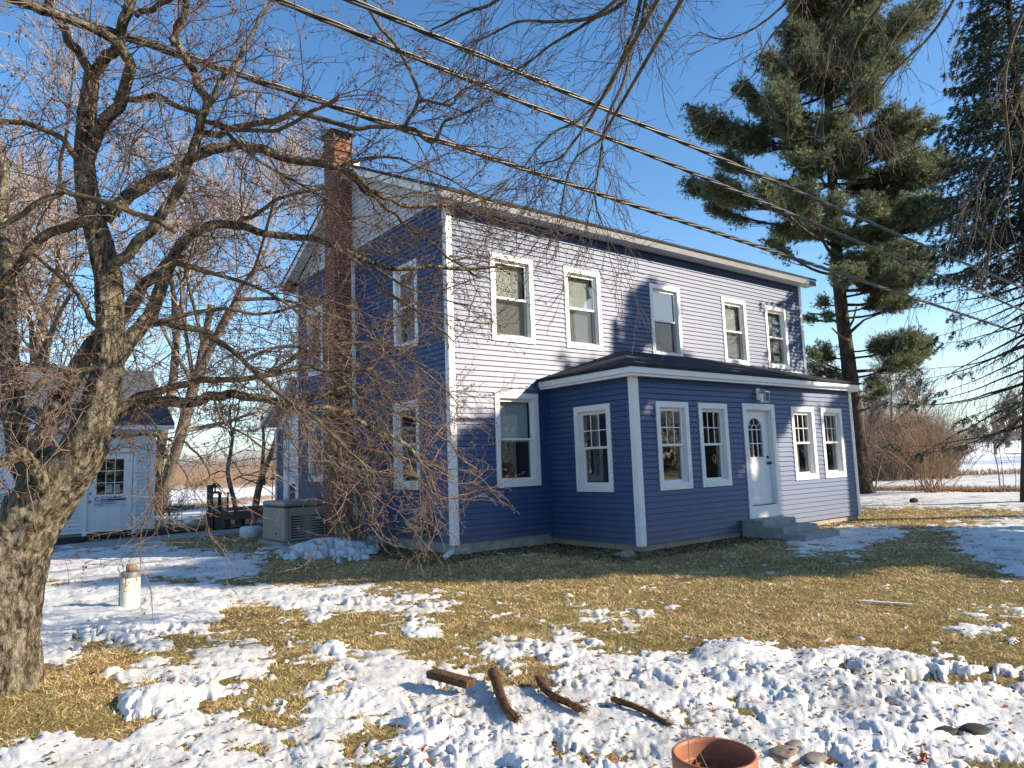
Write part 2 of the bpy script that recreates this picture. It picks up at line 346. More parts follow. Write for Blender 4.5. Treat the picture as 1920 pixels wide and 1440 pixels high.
# ------------------------------------------------------------------ snow cover map (coverage traced for the lawn)
ROWS = {
 900: "0 9 1920 9", 935: "0 9 520 9 560 0 1560 0 1600 9 1920 9", 950: "0 9 470 9 520 3 560 0 1560 0 1610 7 1700 5 1800 7 1920 8", 960: "0 9 440 8 500 0 1600 0 1700 1 1850 1 1920 3",
 980: "0 0 285 2 330 6 370 2 420 0 1560 0 1640 1 1700 1 1760 3 1840 5 1920 7", 992: "0 0 1490 0 1540 5 1600 8 1680 7 1710 2 1740 4 1800 7 1920 9",
 1005: "0 0 500 0 540 2 570 4 1480 0 1500 8 1560 9 1640 9 1690 5 1720 1 1790 2 1830 8 1920 9", 1022: "0 9 80 7 130 6 300 6 330 1 480 1 520 5 560 8 690 8 710 0 1460 0 1480 8 1600 8 1640 2 1760 1 1800 6 1920 9",
 1040: "0 9 90 8 400 8 440 5 520 1 560 5 620 7 690 5 710 0 905 0 930 3 1000 3 1030 0 1470 0 1490 5 1590 5 1620 1 1790 1 1830 8 1920 9", 1052: "0 9 440 9 480 7 520 1 640 1 680 4 710 0 1560 0 1590 4 1610 0 1810 0 1850 8 1920 9",
 1068: "0 9 460 8 500 3 540 0 1850 0 1880 7 1920 8", 1080: "0 9 80 8 440 8 480 4 510 0 1880 0 1920 4", 1090: "0 9 80 6 270 6 290 2 440 2 490 1 520 0 1920 0", 1101: "0 9 380 9 400 7 660 7 700 3 740 1 1920 0",
 1120: "0 9 430 9 460 8 660 8 700 6 810 5 830 2 950 1 975 4 1000 1 1920 0", 1132: "0 9 420 9 440 4 510 4 540 8 700 7 820 5 850 2 930 1 955 4 990 1 1920 0",
 1145: "0 9 410 9 430 1 550 1 570 8 690 8 720 5 810 6 830 2 900 2 950 3 990 0 1080 1 1100 5 1220 6 1240 0 1760 0 1800 3 1900 4 1920 3",
 1160: "0 9 400 9 425 0 560 0 580 5 610 5 660 1 780 2 810 3 840 1 980 0 1040 2 1080 4 1200 4 1230 0 1400 0 1500 1 1540 1 1560 0 1640 1 1920 2",
 1180: "0 9 380 8 400 2 470 3 490 0 690 0 705 5 740 6 760 8 815 8 830 2 960 1 990 4 1120 5 1190 6 1210 1 1650 0 1700 3 1740 0 1780 4 1900 3",
 1198: "0 9 115 8 125 1 190 1 205 8 285 7 300 2 340 2 360 5 450 4 480 1 580 0 760 1 800 2 880 1 905 5 960 6 990 3 1060 6 1100 4 1140 1 1760 1 1800 3 1880 3 1920 1",
 1212: "0 9 140 8 150 3 180 2 290 6 325 6 340 1 390 2 410 7 470 6 490 1 580 1 595 6 640 5 660 1 890 2 910 8 960 7 1020 7 1100 8 1140 3 1300 1 1320 7 1430 7 1460 2 1700 0 1820 1",
 1228: "0 9 135 8 145 1 250 1 300 2 350 2 380 6 480 7 500 4 570 2 590 5 650 4 690 2 705 8 740 7 760 3 880 2 900 5 960 7 1240 8 1300 4 1340 8 1480 8 1510 6 1560 8 1680 8 1720 2 1920 1",
 1244: "0 8 60 7 135 5 150 0 255 0 265 5 315 5 330 3 370 7 500 8 520 5 560 4 580 3 600 5 650 6 680 3 700 8 790 8 810 3 890 2 930 4 960 6 1200 8 1500 8 1540 7 1600 8 1740 7 1800 4 1920 2",
 1260: "0 0 180 0 195 6 250 7 290 6 330 9 450 9 480 6 510 1 590 1 610 7 650 7 700 9 850 9 870 3 930 3 955 4 980 2 1030 3 1050 7 1520 9 1540 3 1590 3 1610 9 1680 7 1900 6 1920 6",
 1280: "0 0 215 0 230 3 290 4 330 6 400 6 430 2 500 1 570 1 590 5 650 7 680 9 910 9 940 5 970 3 1010 4 1040 8 1670 9 1690 4 1770 4 1820 4 1850 1 1920 1",
 1300: "0 0 210 0 225 9 400 9 430 3 470 5 510 1 570 1 590 8 640 9 920 9 980 7 1180 8 1300 8 1500 9 1860 9 1920 8", 1320: "0 0 220 0 235 9 360 9 380 1 460 1 490 5 530 5 560 3 590 5 610 9 1330 9 1350 4 1390 4 1410 8 1920 9",
 1340: "0 0 220 0 235 8 270 5 310 5 340 9 450 9 470 1 530 1 560 3 600 7 1300 9 1330 7 1400 6 1440 9 1920 9", 1360: "0 0 235 0 260 6 290 9 500 9 520 2 580 2 605 7 670 8 690 5 740 5 770 9 1300 9 1480 9 1540 6 1640 9 1920 9",
 1378: "0 0 50 1 80 7 140 7 160 2 240 2 265 9 470 9 500 7 530 6 610 6 630 3 720 3 750 9 1450 9 1480 6 1530 6 1560 9 1700 8 1800 7 1880 9 1920 9",
 1398: "0 3 40 8 200 9 400 9 420 5 500 5 520 8 630 8 650 4 690 4 720 9 1030 9 1040 6 1080 9 1480 8 1540 8 1570 5 1590 9 1920 9", 1418: "0 9 290 9 310 6 340 9 630 9 660 4 730 4 760 9 840 8 880 5 900 9 1480 6 1560 7 1600 9 1920 8", 1445: "0 9 640 9 660 4 740 4 780 9 840 5 900 5 930 9 1000 7 1100 9 1440 7 1560 7 1640 9 1800 6 1920 6"}
RY = sorted(ROWS); XS = np.arange(0, 1921, 20.)
RM = np.array([np.interp(XS, *np.array([float(q) for q in ROWS[y].split()]).reshape(-1, 2).T) for y in RY])/9
def coverage(P):
    u, v = project(P)
    fx = np.clip(u/20, 0, 95.999); i = fx.astype(int); fx = fx-i
    vv = np.clip(v, RY[0], RY[-1]-.01); j = np.clip(np.searchsorted(RY, vv, side='right')-1, 0, len(RY)-2)
    ry = np.array(RY, float); fy = (vv-ry[j])/(ry[j+1]-ry[j])
    c = (RM[j, i]*(1-fx)+RM[j, i+1]*fx)*(1-fy)+(RM[j+1, i]*(1-fx)+RM[j+1, i+1]*fx)*fy
    return c
def ground_z(x, y):
    d = np.hypot(x-CAM[0], y-CAM[1])
    near = np.exp(-(d/9.)**2)
    z = .035*vnoise(x, y, .35, 3)+.012*vnoise(x, y, 1.7, 4)
    z = z*(1-.6*((x > -2) & (x < 13) & (y > -4) & (y < 9)))
    far = np.clip((d-60)/400, 0, 1)
    z = z+far*3.0*(vnoise(x, y, .006, 5))*np.clip((x-20)/60, 0, 1)
    fd = (x-CAM[0])*RH[0]+(y-CAM[1])*RH[1]
    z = z+np.clip((d-60)/340, 0, 1)**1.0*3.4*np.clip(fd/80, 0, 1)
    z = z-np.clip((d-45)/200, 0, 1)*1.2*np.clip(-fd/40, 0, 1)
    return z
MOUND = [(G(612, 1035), 1.05, .26), (G(655, 1050), .5, .08), (G(120, 1160), .8, .09), (G(260, 1175), .7, .08), (G(300, 1310), .33, .09), (G(1730, 1290), 1.0, .06), (G(1380, 1225), .35, .06)]
def snow(x, y):
    P = np.stack([x, y, 0*x], -1); c = coverage(P); d = np.hypot(x-CAM[0], y-CAM[1])
    wx = x+.10*rn(x, y, 3.1, 51)+.04*rn(x, y, 9, 52); wy = y+.10*rn(x, y, 3.3, 53)+.04*rn(x, y, 9, 54)
    n = .30*rn(wx, wy, 1.3, 21)+.50*rn(wx, wy, 3.4, 22)+.50*rn(wx, wy, 7.5, 23)*np.clip(16/d, 0, 1)+.40*rn(wx, wy, 16, 24)*np.clip(10/d, 0, 1)+.26*rn(wx, wy, 37, 25)*np.clip(6/d, 0, 1)
    t = (c*.91-.45)*1.3+1.0*n
    s = np.clip(t/.10+1, 0, 1)
    l = 1-np.abs(rn(wx, wy, 1.6, 31)); l2 = rn(wx, wy, 4.6, 32); l3 = rn(wx, wy, 10.5, 33); l4 = rn(wx, wy, 24, 34); l5 = rn(wx, wy, 55, 36)
    foot = np.clip(rn(wx, wy, 2.6, 35)-.30, 0, 1)
    k = np.clip(10/d, .35, 1)
    full = np.clip(t*1.3, 0, 1); md = np.clip(.42+1.0*rn(x, y, .8, 37)+.5*rn(x, y, 2.1, 38), .04, 1.1)
    tk = np.where(t > 0, .004+k*(full**1.05)*(.012+.034*l*l*(.35+md)+md*(.019*l2+.009*l3+.005*l4+.0025*l5)+.0015*l5-.060*foot), .004+t*.18)
    tk = np.where(t > 0, np.maximum(tk, .003), tk)
    for (p, r, a) in MOUND: tk = tk+(t > 0)*a*np.exp(-((x-p[0])**2+(y-p[1])**2)/(r*r)*1.6)
    return s, tk, t

# ------------------------------------------------------------------ ground sheets (finer near where people stand)
def polar_grid(r0, r1, ratio, a_step, amax):
    rs = [r0]
    while rs[-1] < r1: rs.append(rs[-1]*ratio)
    A = np.arange(-amax, amax+1e-6, a_step); rr = np.array(rs)
    a, r = np.meshgrid(R(1)*A+YAW, rr); x = CAM[0]+r*np.sin(a); y = CAM[1]+r*np.cos(a)
    nr, na = r.shape; idx = np.arange(nr*na).reshape(nr, na)
    F4 = np.stack([idx[:-1, :-1], idx[:-1, 1:], idx[1:, 1:], idx[1:, :-1]], -1).reshape(-1, 4)
    return x, y, F4, nr, na
def full_ground():
    rs = [0.02]+list(np.geomspace(.6, 60, 190))+list(np.geomspace(66, 7000, 60))
    a = np.linspace(0, 2*math.pi, 361)[:-1]
    rr, aa = np.meshgrid(rs, a, indexing='ij'); x = CAM[0]+rr*np.sin(aa); y = CAM[1]+rr*np.cos(aa)
    n, k = rr.shape; idx = np.arange(n*k).reshape(n, k); nx = np.roll(idx, -1, 1)
    F4 = np.stack([idx[:-1], nx[:-1], nx[1:], idx[1:]], -1).reshape(-1, 4)[:, ::-1]
    z = ground_z(x, y)
    return np.stack([x, y, z], -1).reshape(-1, 3), F4
V, F4 = full_ground(); g = mesh_obj('ground', V, F4, soilm, None, True); tag(g, kind='structure')
x, y, F4, nr, na = polar_grid(1.6, 52, 1.0072, .125, 43)
s, tk, t = snow(x, y)
z = ground_z(x, y)+np.maximum(tk, -.05)
V = np.stack([x, y, z], -1).reshape(-1, 3); keep = (s.reshape(-1)[F4] > 0).any(1)
o = mesh_obj('snow', V, F4[keep][:, ::-1], snowm, None, True); tag(o, kind='structure')
# the snow-covered fields beyond
x, y, F4, nr, na = polar_grid(51.5, 6500, 1.05, .5, 60)
z = ground_z(x, y)+.03
o = mesh_obj('snow_field', np.stack([x, y, z], -1).reshape(-1, 3), F4[:, ::-1], mat('field_snow', (.86, .875, .90), (.70, .68, .65), .06, .7, .3, stretch=(1, 3, 1), pos=(.28, .42)), None, True); tag(o, kind='structure')

# ------------------------------------------------------------------ grass blades
def blades():
    N = 950000
    r = np.exp(rng.uniform(math.log(1.9), math.log(26), N)); a = YAW+R(1)*rng.uniform(-39, 39, N)
    x = CAM[0]+r*np.sin(a); y = CAM[1]+r*np.cos(a)
    s, tk, t = snow(x, y)
    ok = (t < .04+.22*rng.random(N)**2) & ~((x > -.08) & (x < 12.2) & (y > -.05)) & ~((x > 2.15) & (x < 9.9) & (y > -2.4)) & ~((x > 4.9) & (x < 6.75) & (y > -3.75)) & (y < 9)
    pat = vnoise(x, y, .55, 41)+.5*vnoise(x, y, 2.4, 42)
    bed = (x > 1.2) & (x < 5.0) & (y > -3.0+.3*vnoise(x, y, 2, 60)) | (x > -.9) & (x < 2.3) & (y > -.75+.25*vnoise(x, y, 2, 61)) | (x > -1.0) & (x < .1) & (y > -.7) & (y < 3.8)
    ok &= ~(bed & (rng.random(N) < .8)) & (rng.random(N) < np.clip(.85+pat*.5, .35, 1))
    x, y, r, pat = x[ok], y[ok], r[ok], pat[ok]; n = len(x)
    z = ground_z(x, y)-.004
    h = rng.uniform(.007, .030, n)*(1+.9*np.clip(vnoise(x, y, 6, 44), -.6, 1)+.15*pat)*np.where(rng.random(n) < .05, 1.7, 1); h = h*np.clip(.8+r/30, 1, 1.5)
    w = rng.uniform(.0012, .0024, n)*np.clip(r/3.4, 1, 5)
    q = rng.uniform(0, 2*math.pi, n); lean = rng.uniform(.3, 3.2, n)*h; q2 = rng.uniform(0, 6.28, n)+.9*vnoise(x, y, 3, 45)
    dx, dy = np.cos(q)*w, np.sin(q)*w; lx, ly = np.cos(q2)*lean, np.sin(q2)*lean
    P0 = np.stack([x-dx, y-dy, z], -1); P1 = np.stack([x+dx, y+dy, z], -1); P2 = np.stack([x+lx, y+ly, z+h], -1)
    V = np.stack([P0, P1, P2], 1).reshape(-1, 3); F = np.arange(n*3).reshape(-1, 3)
    straw = np.array([.86, .66, .36]); olive = np.array([.33, .31, .10]); brown = np.array([.34, .20, .09])
    near = np.clip(1.25-r/11, 0, 1)
    k = rng.random(n); g_ = np.clip(.12+.42*near+.45*vnoise(x, y, .9, 43)+.45*vnoise(x, y, 3.7, 46)+rng.normal(0, .18, n), 0, 1)[:, None]; kp = .12+.5*np.clip(vnoise(x, y, 1.7, 47)+.6*vnoise(x, y, 6.1, 48), 0, 1)
    c = straw*(1-g_)+olive*g_; kb = (k < kp)[:, None]; c = np.where(kb, brown, c)*rng.uniform(.45, 1.3, (n, 1))
    C = np.repeat(c, 3, 0); o = mesh_obj('grass', V, F, grassm, None, False, C); tag(o, kind='stuff')
blades()
def litter():
    N = 24000
    r = np.exp(rng.uniform(math.log(1.9), math.log(16), N)); a = YAW+R(1)*rng.uniform(-38, 38, N)
    x = CAM[0]+r*np.sin(a); y = CAM[1]+r*np.cos(a); P = np.stack([x, y, 0*x], -1); u, v = project(P); s, tk, t = snow(x, y)
    pr = .13+.10*np.clip(vnoise(x, y, 1.2, 49)*2, 0, 1)+.35*np.exp(-((v-1225)/45)**2)*(u > 1250)+.12*((v > 1250) & (u > 700))*(t < .25)+.05*(u > 1200)
    pr = pr+.20*((np.abs(t) < .12))
    ok = (rng.random(N) < pr) & ~((x > -.08) & (y > -.05)) & ~((x > 2.1) & (y > -2.45))
    x, y, s, tk = x[ok], y[ok], s[ok], tk[ok]; n = len(x); z = ground_z(x, y)+np.maximum(tk, 0)+.008
    L = rng.uniform(.008, .024, n); q = rng.uniform(0, 6.28, n); c, s_ = np.cos(q), np.sin(q)
    up = rng.uniform(-.4, .9, n)*L; wd = L*rng.uniform(.4, .8, n)
    A = np.stack([x-c*L, y-s_*L, z], -1); B = np.stack([x-s_*wd, y+c*wd, z+.5*L], -1); Cc = np.stack([x+c*L, y+s_*L, z+up], -1); D = np.stack([x+s_*wd, y-c*wd, z+.35*L], -1)
    V = np.stack([A, B, Cc, D], 1).reshape(-1, 3); base = np.arange(n)[:, None]*4
    F = np.concatenate([base+np.array([0, 1, 2]), base+np.array([0, 2, 3])]); 
    col = np.array([.24, .105, .045])*rng.uniform(.35, 1.4, (n, 1)); o = mesh_obj('fallen_leaves', V, F, leafatt, None, False, np.repeat(col, 4, 0)); tag(o, kind='stuff')
litter()
def chips():
    N = 26000; x = rng.uniform(-1.2, 10, N); y = rng.uniform(-3.6, 3.8, N)
    e = .3*rn(x, y, 1.5, 60)
    bed = (x > 1.0) & (x < 5.2) & (y > -3.15+e) & (y < -2.3) | (x > -.9) & (x < 2.25) & (y > -.85+e) & (y < 0) | (x > -1.0+e) & (x < 0) & (y > -.7) & (y < 3.8) | (x > 1.0) & (x < 2.25) & (y > -3+e) & (y < 0) | (x > 6.8) & (x < 9.8) & (y > -2.65+e*.4) & (y < -2.3)
    x, y = x[bed], y[bed]; n = len(x); z = ground_z(x, y)+.006
    a = rng.normal(0, .022, (n, 3))*[1, 1, .35]; b = rng.normal(0, .012, (n, 3))*[1, 1, .35]; P = np.stack([x, y, z+.008], -1)
    V = np.stack([P-a, P+b, P+a, P-b], 1).reshape(-1, 3); col = np.array([.075, .048, .033])*rng.uniform(.4, 1.8, (n, 1))
    tag(mesh_obj('mulch_chips', V, np.arange(n*4).reshape(-1, 4), leafatt, None, False, np.repeat(col, 4, 0)), kind='stuff')
chips()

# ================================================================== THE HOUSE
def siding(name, fr, lo, hi, z0, z1, holes, m, parent, ch=.1, dep=.025):
    if not callable(lo): _l = lo; lo = lambda z: _l
    if not callable(hi): _h = hi; hi = lambda z: _h
    mb = MB(); k = 0
    while z0+k*ch < z1-1e-4:
        a, b = z0+k*ch, min(z0+(k+1)*ch, z1)
        br = sorted({a, b} | {q for h in holes for q in (h[2], h[3]) if a < q < b})
        off = lambda z: dep-(dep-.002)*(z-a)/ch
        for i, (p, q) in enumerate(zip(br[:-1], br[1:])):
            mid = (p+q)/2; segs = [(lo, hi)]
            cuts = sorted([(h[0], h[1]) for h in holes if h[2] < mid < h[3]])
            segs = []; cur = lo
            for c0, c1 in cuts:
                segs.append((cur, (lambda z, v=c0: v))); cur = (lambda z, v=c1: v)
            segs.append((cur, hi))
            for l, h_ in segs:
                if h_(mid)-l(mid) < .004: continue
                mb.quad(fr(l(p), off(p), p), fr(h_(p), off(p), p), fr(h_(q), off(q), q), fr(l(q), off(q), q))
                if i == 0: mb.quad(fr(l(p), 0, p+.002), fr(h_(p), 0, p+.002), fr(h_(p), off(p), p), fr(l(p), off(p), p))
        k += 1
    return mb.build(name, m, parent)

f_front = lambda a, o, z: (a, -o, z)
f_porch = lambda a, o, z: (a, -2.31-o, z)
f_gable = lambda a, o, z: (-o, a, z)
f_side = lambda a, o, z: (2.26-o, a, z)
f_right = lambda a, o, z: (12.04+o, a, z)
f_pright = lambda a, o, z: (9.785+o, a, z)
f_back = lambda a, o, z: (a, 7.23+o, z)
L_, DEP = 12.04, 7.23
house = empty('farmhouse', (6, 3.6, 0), 'two storey blue clapboard farmhouse with white trim and an enclosed front porch', 'house')
ZB, ZT = .203, 6.55
UP = (3.89, 5.60)
up_w = [(.958, 2.02), (2.853, 3.905), (5.509, 6.583), (8.231, 9.273), (10.155, 11.188)]
fr_h = [(a, b, *UP) for a, b in up_w]+[(.966, 2.024, 1.128, 2.904)]
ga_h = [(1.039, 1.986, *UP), (1.066, 2.08, 1.136, 2.85), (5.55, 6.5, *UP), (5.55, 6.45, 1.30, 2.80)]
po_h = [(2.787, 3.688, 1.002, 2.576), (3.984, 4.874, 1.002, 2.576), (7.14, 8.063, 1.002, 2.576), (8.358, 9.275, 1.002, 2.576), (5.381, 6.505, .326, 2.606)]
si_h = [(-1.75, -.806, 1.002, 2.576)]
def shrink(hs, d=.05): return [(a+d, b-d, c+d, e-d) for a, b, c, e in hs]
siding('front_siding', f_front, .07, L_-.07, ZB, ZT, shrink(fr_h), blue, house)
siding('gable_siding', f_gable, .07, DEP-.07, ZB, 6.46, shrink(ga_h), blue, house)
rz = 8.30; hf = DEP/2
glo = lambda z: max(0, (z-6.46)/(rz-6.46)*hf); ghi = lambda z: DEP-glo(z)
siding('gable_peak_siding', lambda a, o, z: (-o-.012, a, z), glo, ghi, 6.475, rz-.02, [], greyw, house)
siding('right_siding', f_right, 0, DEP, ZB, 6.46, [], blue, house)
siding('right_peak_siding', f_right, glo, ghi, 6.475, rz-.02, [], greyw, house)
siding('rear_siding', f_back, 0, L_, ZB, ZT, [], blue, house)
siding('porch_front_siding', f_porch, 2.26+.06, 9.785-.05, .119, 3.06, shrink(po_h), blue, house)
siding('porch_side_siding', f_side, -2.31+.05, -.03, .119, 3.06, shrink(si_h), blue, house)
siding('porch_end_siding', f_pright, -2.31, 0, .119, 3.06, [], blue, house)
# inner corner trim
MB().box(2.205, 2.245, -.055, -.018, .15, 3.05).build('inner_corner_trim', blue, house)
# corner boards
def corner(x, y, sx, sy, z0, z1, w=.1, t=.028):
    mb = MB()
    xa, xb = sorted((x, x-sx*w)); ya, yb = sorted((y+sy*t, y+sy*.001))
    mb.box(min(x+sx*t, xa), max(x+sx*t, xb), ya, yb, z0, z1)
    xa, xb = sorted((x+sx*t-sx*.001, x+sx*.001)); ya, yb = sorted((y+sy*.0005, y-sy*w))
    mb.box(xa, xb, ya, yb, z0+.001, z1-.001)
    mb.build('corner_board', white, house, bevel=.003)
corner(0, 0, -1, -1, ZB-.03, ZT-.1); corner(L_, 0, 1, -1, ZB-.03, ZT-.1); corner(0, DEP, -1, 1, ZB-.03, 6.4)
corner(2.26, -2.31, -1, -1, .09, 3.02); corner(9.785, -2.31, 1, -1, .09, 3.02)
# foundations
MB().box(.03, L_-.03, .03, DEP-.03, -.3, ZB).build('stone_foundation', conc, house)
MB().box(2.29, 9.75, -2.28, .02, -.3, .12).build('block_foundation', blockm, house)
MB().box(-.02, .35, -.05, .3, -.2, .13).build('corner_footing', conc, house, bevel=.03)
# main roof
def main_roof():
    ox, oy = .32, .35; zt = 6.53; sl = (rz+.12-zt)/(hf+oy); mb = MB()
    def slab(y0, z0, y1, z1):
        a, b = -ox, L_+ox; th = .06
        mb.quad((a, y0, z0), (b, y0, z0), (b, y1, z1), (a, y1, z1)); mb.quad((a, y0, z0-th), (b, y0, z0-th), (b, y1, z1-th), (a, y1, z1-th))
        for X in (a, b): mb.quad((X, y0, z0), (X, y1, z1), (X, y1, z1-th), (X, y0, z0-th))
        mb.quad((a, y0, z0), (b, y0, z0), (b, y0, z0-th), (a, y0, z0-th))
    slab(-oy-.02, zt, hf, rz+.12); slab(DEP+oy+.02, zt, hf, rz+.12)
    r = mb.build('roof', shing, house)
    MB().box(-ox+.01, L_+ox-.01, -oy, -oy+.02, zt-.2, zt-.062).build('fascia', alum, house)
    MB().box(-ox+.01, L_+ox-.01, DEP+oy-.02, DEP+oy, zt-.2, zt-.062).build('fascia', alum, house)
    MB().box(-ox+.015, L_+ox-.015, -oy+.021, -.03, zt-.19, zt-.17).build('soffit', whitew, house)
    for X0, X1 in ((-ox+.012, -ox+.03), (L_+ox-.03, L_+ox-.012)):
        for y0, y1 in ((-oy+.001, hf), (DEP+oy-.001, hf)):
            z0, z1 = zt-.062, rz+.12-.062; q = MB(); h = .16
            V = [(X, y, z) for X in (X0, X1) for (y, z) in ((y0, z0-h+.02), (y1, z1-h), (y1, z1), (y0, z0))]
            q.v = V; q.f = [(0, 1, 2, 3), (4, 7, 6, 5), (0, 4, 5, 1), (3, 2, 6, 7), (0, 3, 7, 4), (1, 5, 6, 2)]; q.build('rake_board', white, house)
            q = MB(); e0, e1 = (0.0, z0+(0.35)*sl-.1), (0, 0)
            xa, xb = (X1+.002, -.03) if X0 < 0 else (L_+.03, X0-.002)
            ya = 0 if y0 < 0 else DEP
            za = z0+sl*oy
            q.quad((xa, ya, za-.09), (xb, ya, za-.09), (xb, y1, z1-.1), (xa, y1, z1-.1)); q.build('rake_soffit', greyw, house)
main_roof()
# porch roof
def porch_roof():
    xl, xr, yf, ze = 2.02, 9.99, -2.52, 3.19; mb = MB()
    A, B, Cc, Dd = (xl, yf, ze), (xr, yf, ze), (7.5, -.02, 3.95), (4.49, -.02, 3.95); E0, E1 = (xl, -.02, ze), (xr, -.02, ze)
    mb.quad(A, B, Cc, Dd); mb.quad(A, Dd, E0); mb.quad(B, E1, Cc)
    lo = lambda p: (p[0], p[1], p[2]-.045)
    mb.quad(lo(A), lo(B), lo(Cc), lo(Dd)); mb.quad(lo(A), lo(Dd), lo(E0)); mb.quad(lo(B), lo(E1), lo(Cc))
    for p, q in ((A, B), (E0, A), (B, E1)): mb.quad(p, q, lo(q), lo(p))
    mb.build('porch_roof', shing, house)
    xl2, xr2, yf2 = xl+.025, xr-.025, yf+.025
    MB().box(xl2, xr2, yf2, yf2+.09, 3.03, 3.142).box(xl2, xl2+.09, yf2+.0905, -.02, 3.03, 3.142).box(xr2-.09, xr2, yf2+.0905, -.02, 3.03, 3.142).build('porch_gutter', white, house, bevel=.012)
    MB().box(xl2+.03, xr2-.03, yf2+.03, yf2+.1, 2.985, 3.028).box(xl2+.03, xl2+.1, yf2+.1005, -.02, 2.985, 3.028).box(xr2-.1, xr2-.03, yf2+.1005, -.02, 2.985, 3.028).build('porch_fascia', white, house)
    MB().box(xl2+.101, xr2-.101, yf2+.101, -.03, 3.0, 3.02).build('porch_soffit', white, house)
    # lifted flashing scraps on the gutter
    for x in (2.12, 4.9): 
        q = MB(); q.quad((x, yf+.0, 3.20), (x+.32, yf+.02, 3.20), (x+.34, yf+.16, 3.245), (x+.1, yf+.14, 3.25)); q.build('flashing', galv, house)
    MB().box(8.3, 11.9, -.035, -.016, 3.80, 3.84).build('flashing', white, house)
porch_roof()

def window(fr, s0, s1, z0, z1, style):
    cw, pr = .105, .034
    w = MB()
    w.obox(fr, s0, s0+cw, .001, pr, z0, z1).obox(fr, s1-cw, s1, .001, pr, z0, z1).obox(fr, s0+cw, s1-cw, .001, pr, z1-cw, z1).obox(fr, s0+cw, s1-cw, .001, pr+.004, z0, z0+cw)
    a, b, c, d = s0+cw-.012, s1-cw+.012, z0+cw-.012, z1-cw+.012; t = .03
    dep = -.115
    w.obox(fr, a, a+t, dep, -.0005, c, d).obox(fr, b-t, b, dep, -.0005, c, d).obox(fr, a+t, b-t, dep, -.0005, d-t, d).obox(fr, a+t, b-t, dep, .018, c, c+t)
    win = w.build('window', white, house, bevel=.003)
    a += t; b -= t; c += t; d -= t; mid = (c+d)/2
    def sash(o, zz0, zz1, f=.042):
        s = MB(); s.obox(fr, a, a+f, o-.03, o, zz0, zz1).obox(fr, b-f, b, o-.03, o, zz0, zz1).obox(fr, a+f, b-f, o-.03, o, zz0, zz0+f).obox(fr, a+f, b-f, o-.03, o, zz1-f, zz1)
        s.build('sash', white, win)
        q = MB(); i = a+f, b-f, zz0+f, zz1-f; q.quad(fr(i[0], o-.018, i[2]), fr(i[1], o-.018, i[2]), fr(i[1], o-.018, i[3]), fr(i[0], o-.018, i[3])); q.build('pane', glassm, win)
        return i
    top = sash(-.035, mid-.012, d); bot = sash(-.068, c, mid+.03)
    if 'grid' in style:
        g_ = MB(); 
        for k in (1, 2):
            x = top[0]+(top[1]-top[0])*k/3; g_.obox(fr, x-.008, x+.008, -.052, -.042, top[2], top[3])
        zc = (top[2]+top[3])/2; g_.obox(fr, top[0], top[1], -.0535, -.0405, zc-.008, zc+.008); g_.build('muntins', white, win)
    if 'screen' in style:
        q = MB(); q.quad(fr(bot[0]-.03, -.052, bot[2]-.03), fr(bot[1]+.03, -.052, bot[2]-.03), fr(bot[1]+.03, -.052, bot[3]), fr(bot[0]-.03, -.052, bot[3])); q.build('insect_screen', screenm, win)
    if 'blind' in style:
        q = MB(); z = d-.02; e = c+.03 if 'half' not in style else mid-.02
        while z > e: q.quad(fr(a+.02, -.165, z), fr(b-.02, -.165, z), fr(b-.02, -.142, z-.020), fr(a+.02, -.142, z-.020)); z -= .0225
        q.obox(fr, a+.02, b-.02, -.165, -.14, d-.02, d+.01); q.build('blind', blindm, win)
    if 'curtain' in style:
        q = MB(); n = 14; x0, x1 = a+.03, a+(b-a)*.62
        for k in range(n):
            p, r_ = x0+(x1-x0)*k/n, x0+(x1-x0)*(k+1)/n; o1, o2 = -.19-.02*(k % 2), -.19-.02*((k+1) % 2)
            q.quad(fr(p, o1, c), fr(r_, o2, c), fr(r_, o2, mid-.02), fr(p, o1, mid-.02))
        q.build('curtain', curt, win)
    return win
for i, (a, b) in enumerate(up_w): window(f_front, a, b, *UP, 'blind screen' if i != 2 else 'screen')
window(f_front, .966, 2.024, 1.128, 2.904, 'half blind')
for i, h in enumerate(ga_h): window(f_gable, *h, 'screen' if i != 1 else 'plain')
for i, h in enumerate(po_h[:4]): window(f_porch, *h, 'grid curtain' if i == 2 else 'grid')
window(f_side, *si_h[0], 'grid')

# dim rooms behind the panes
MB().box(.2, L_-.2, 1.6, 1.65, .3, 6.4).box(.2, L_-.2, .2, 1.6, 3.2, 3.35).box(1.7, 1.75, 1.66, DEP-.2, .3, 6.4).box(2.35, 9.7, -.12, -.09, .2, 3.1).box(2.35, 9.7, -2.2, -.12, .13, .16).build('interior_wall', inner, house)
MB().box(3.0, 3.5, -1.3, -.5, .16, .95).build('porch_table', brownwood, house); MB().box(4.3, 4.9, -1.0, -.4, .16, 1.1).build('porch_cabinet', brownwood, house)

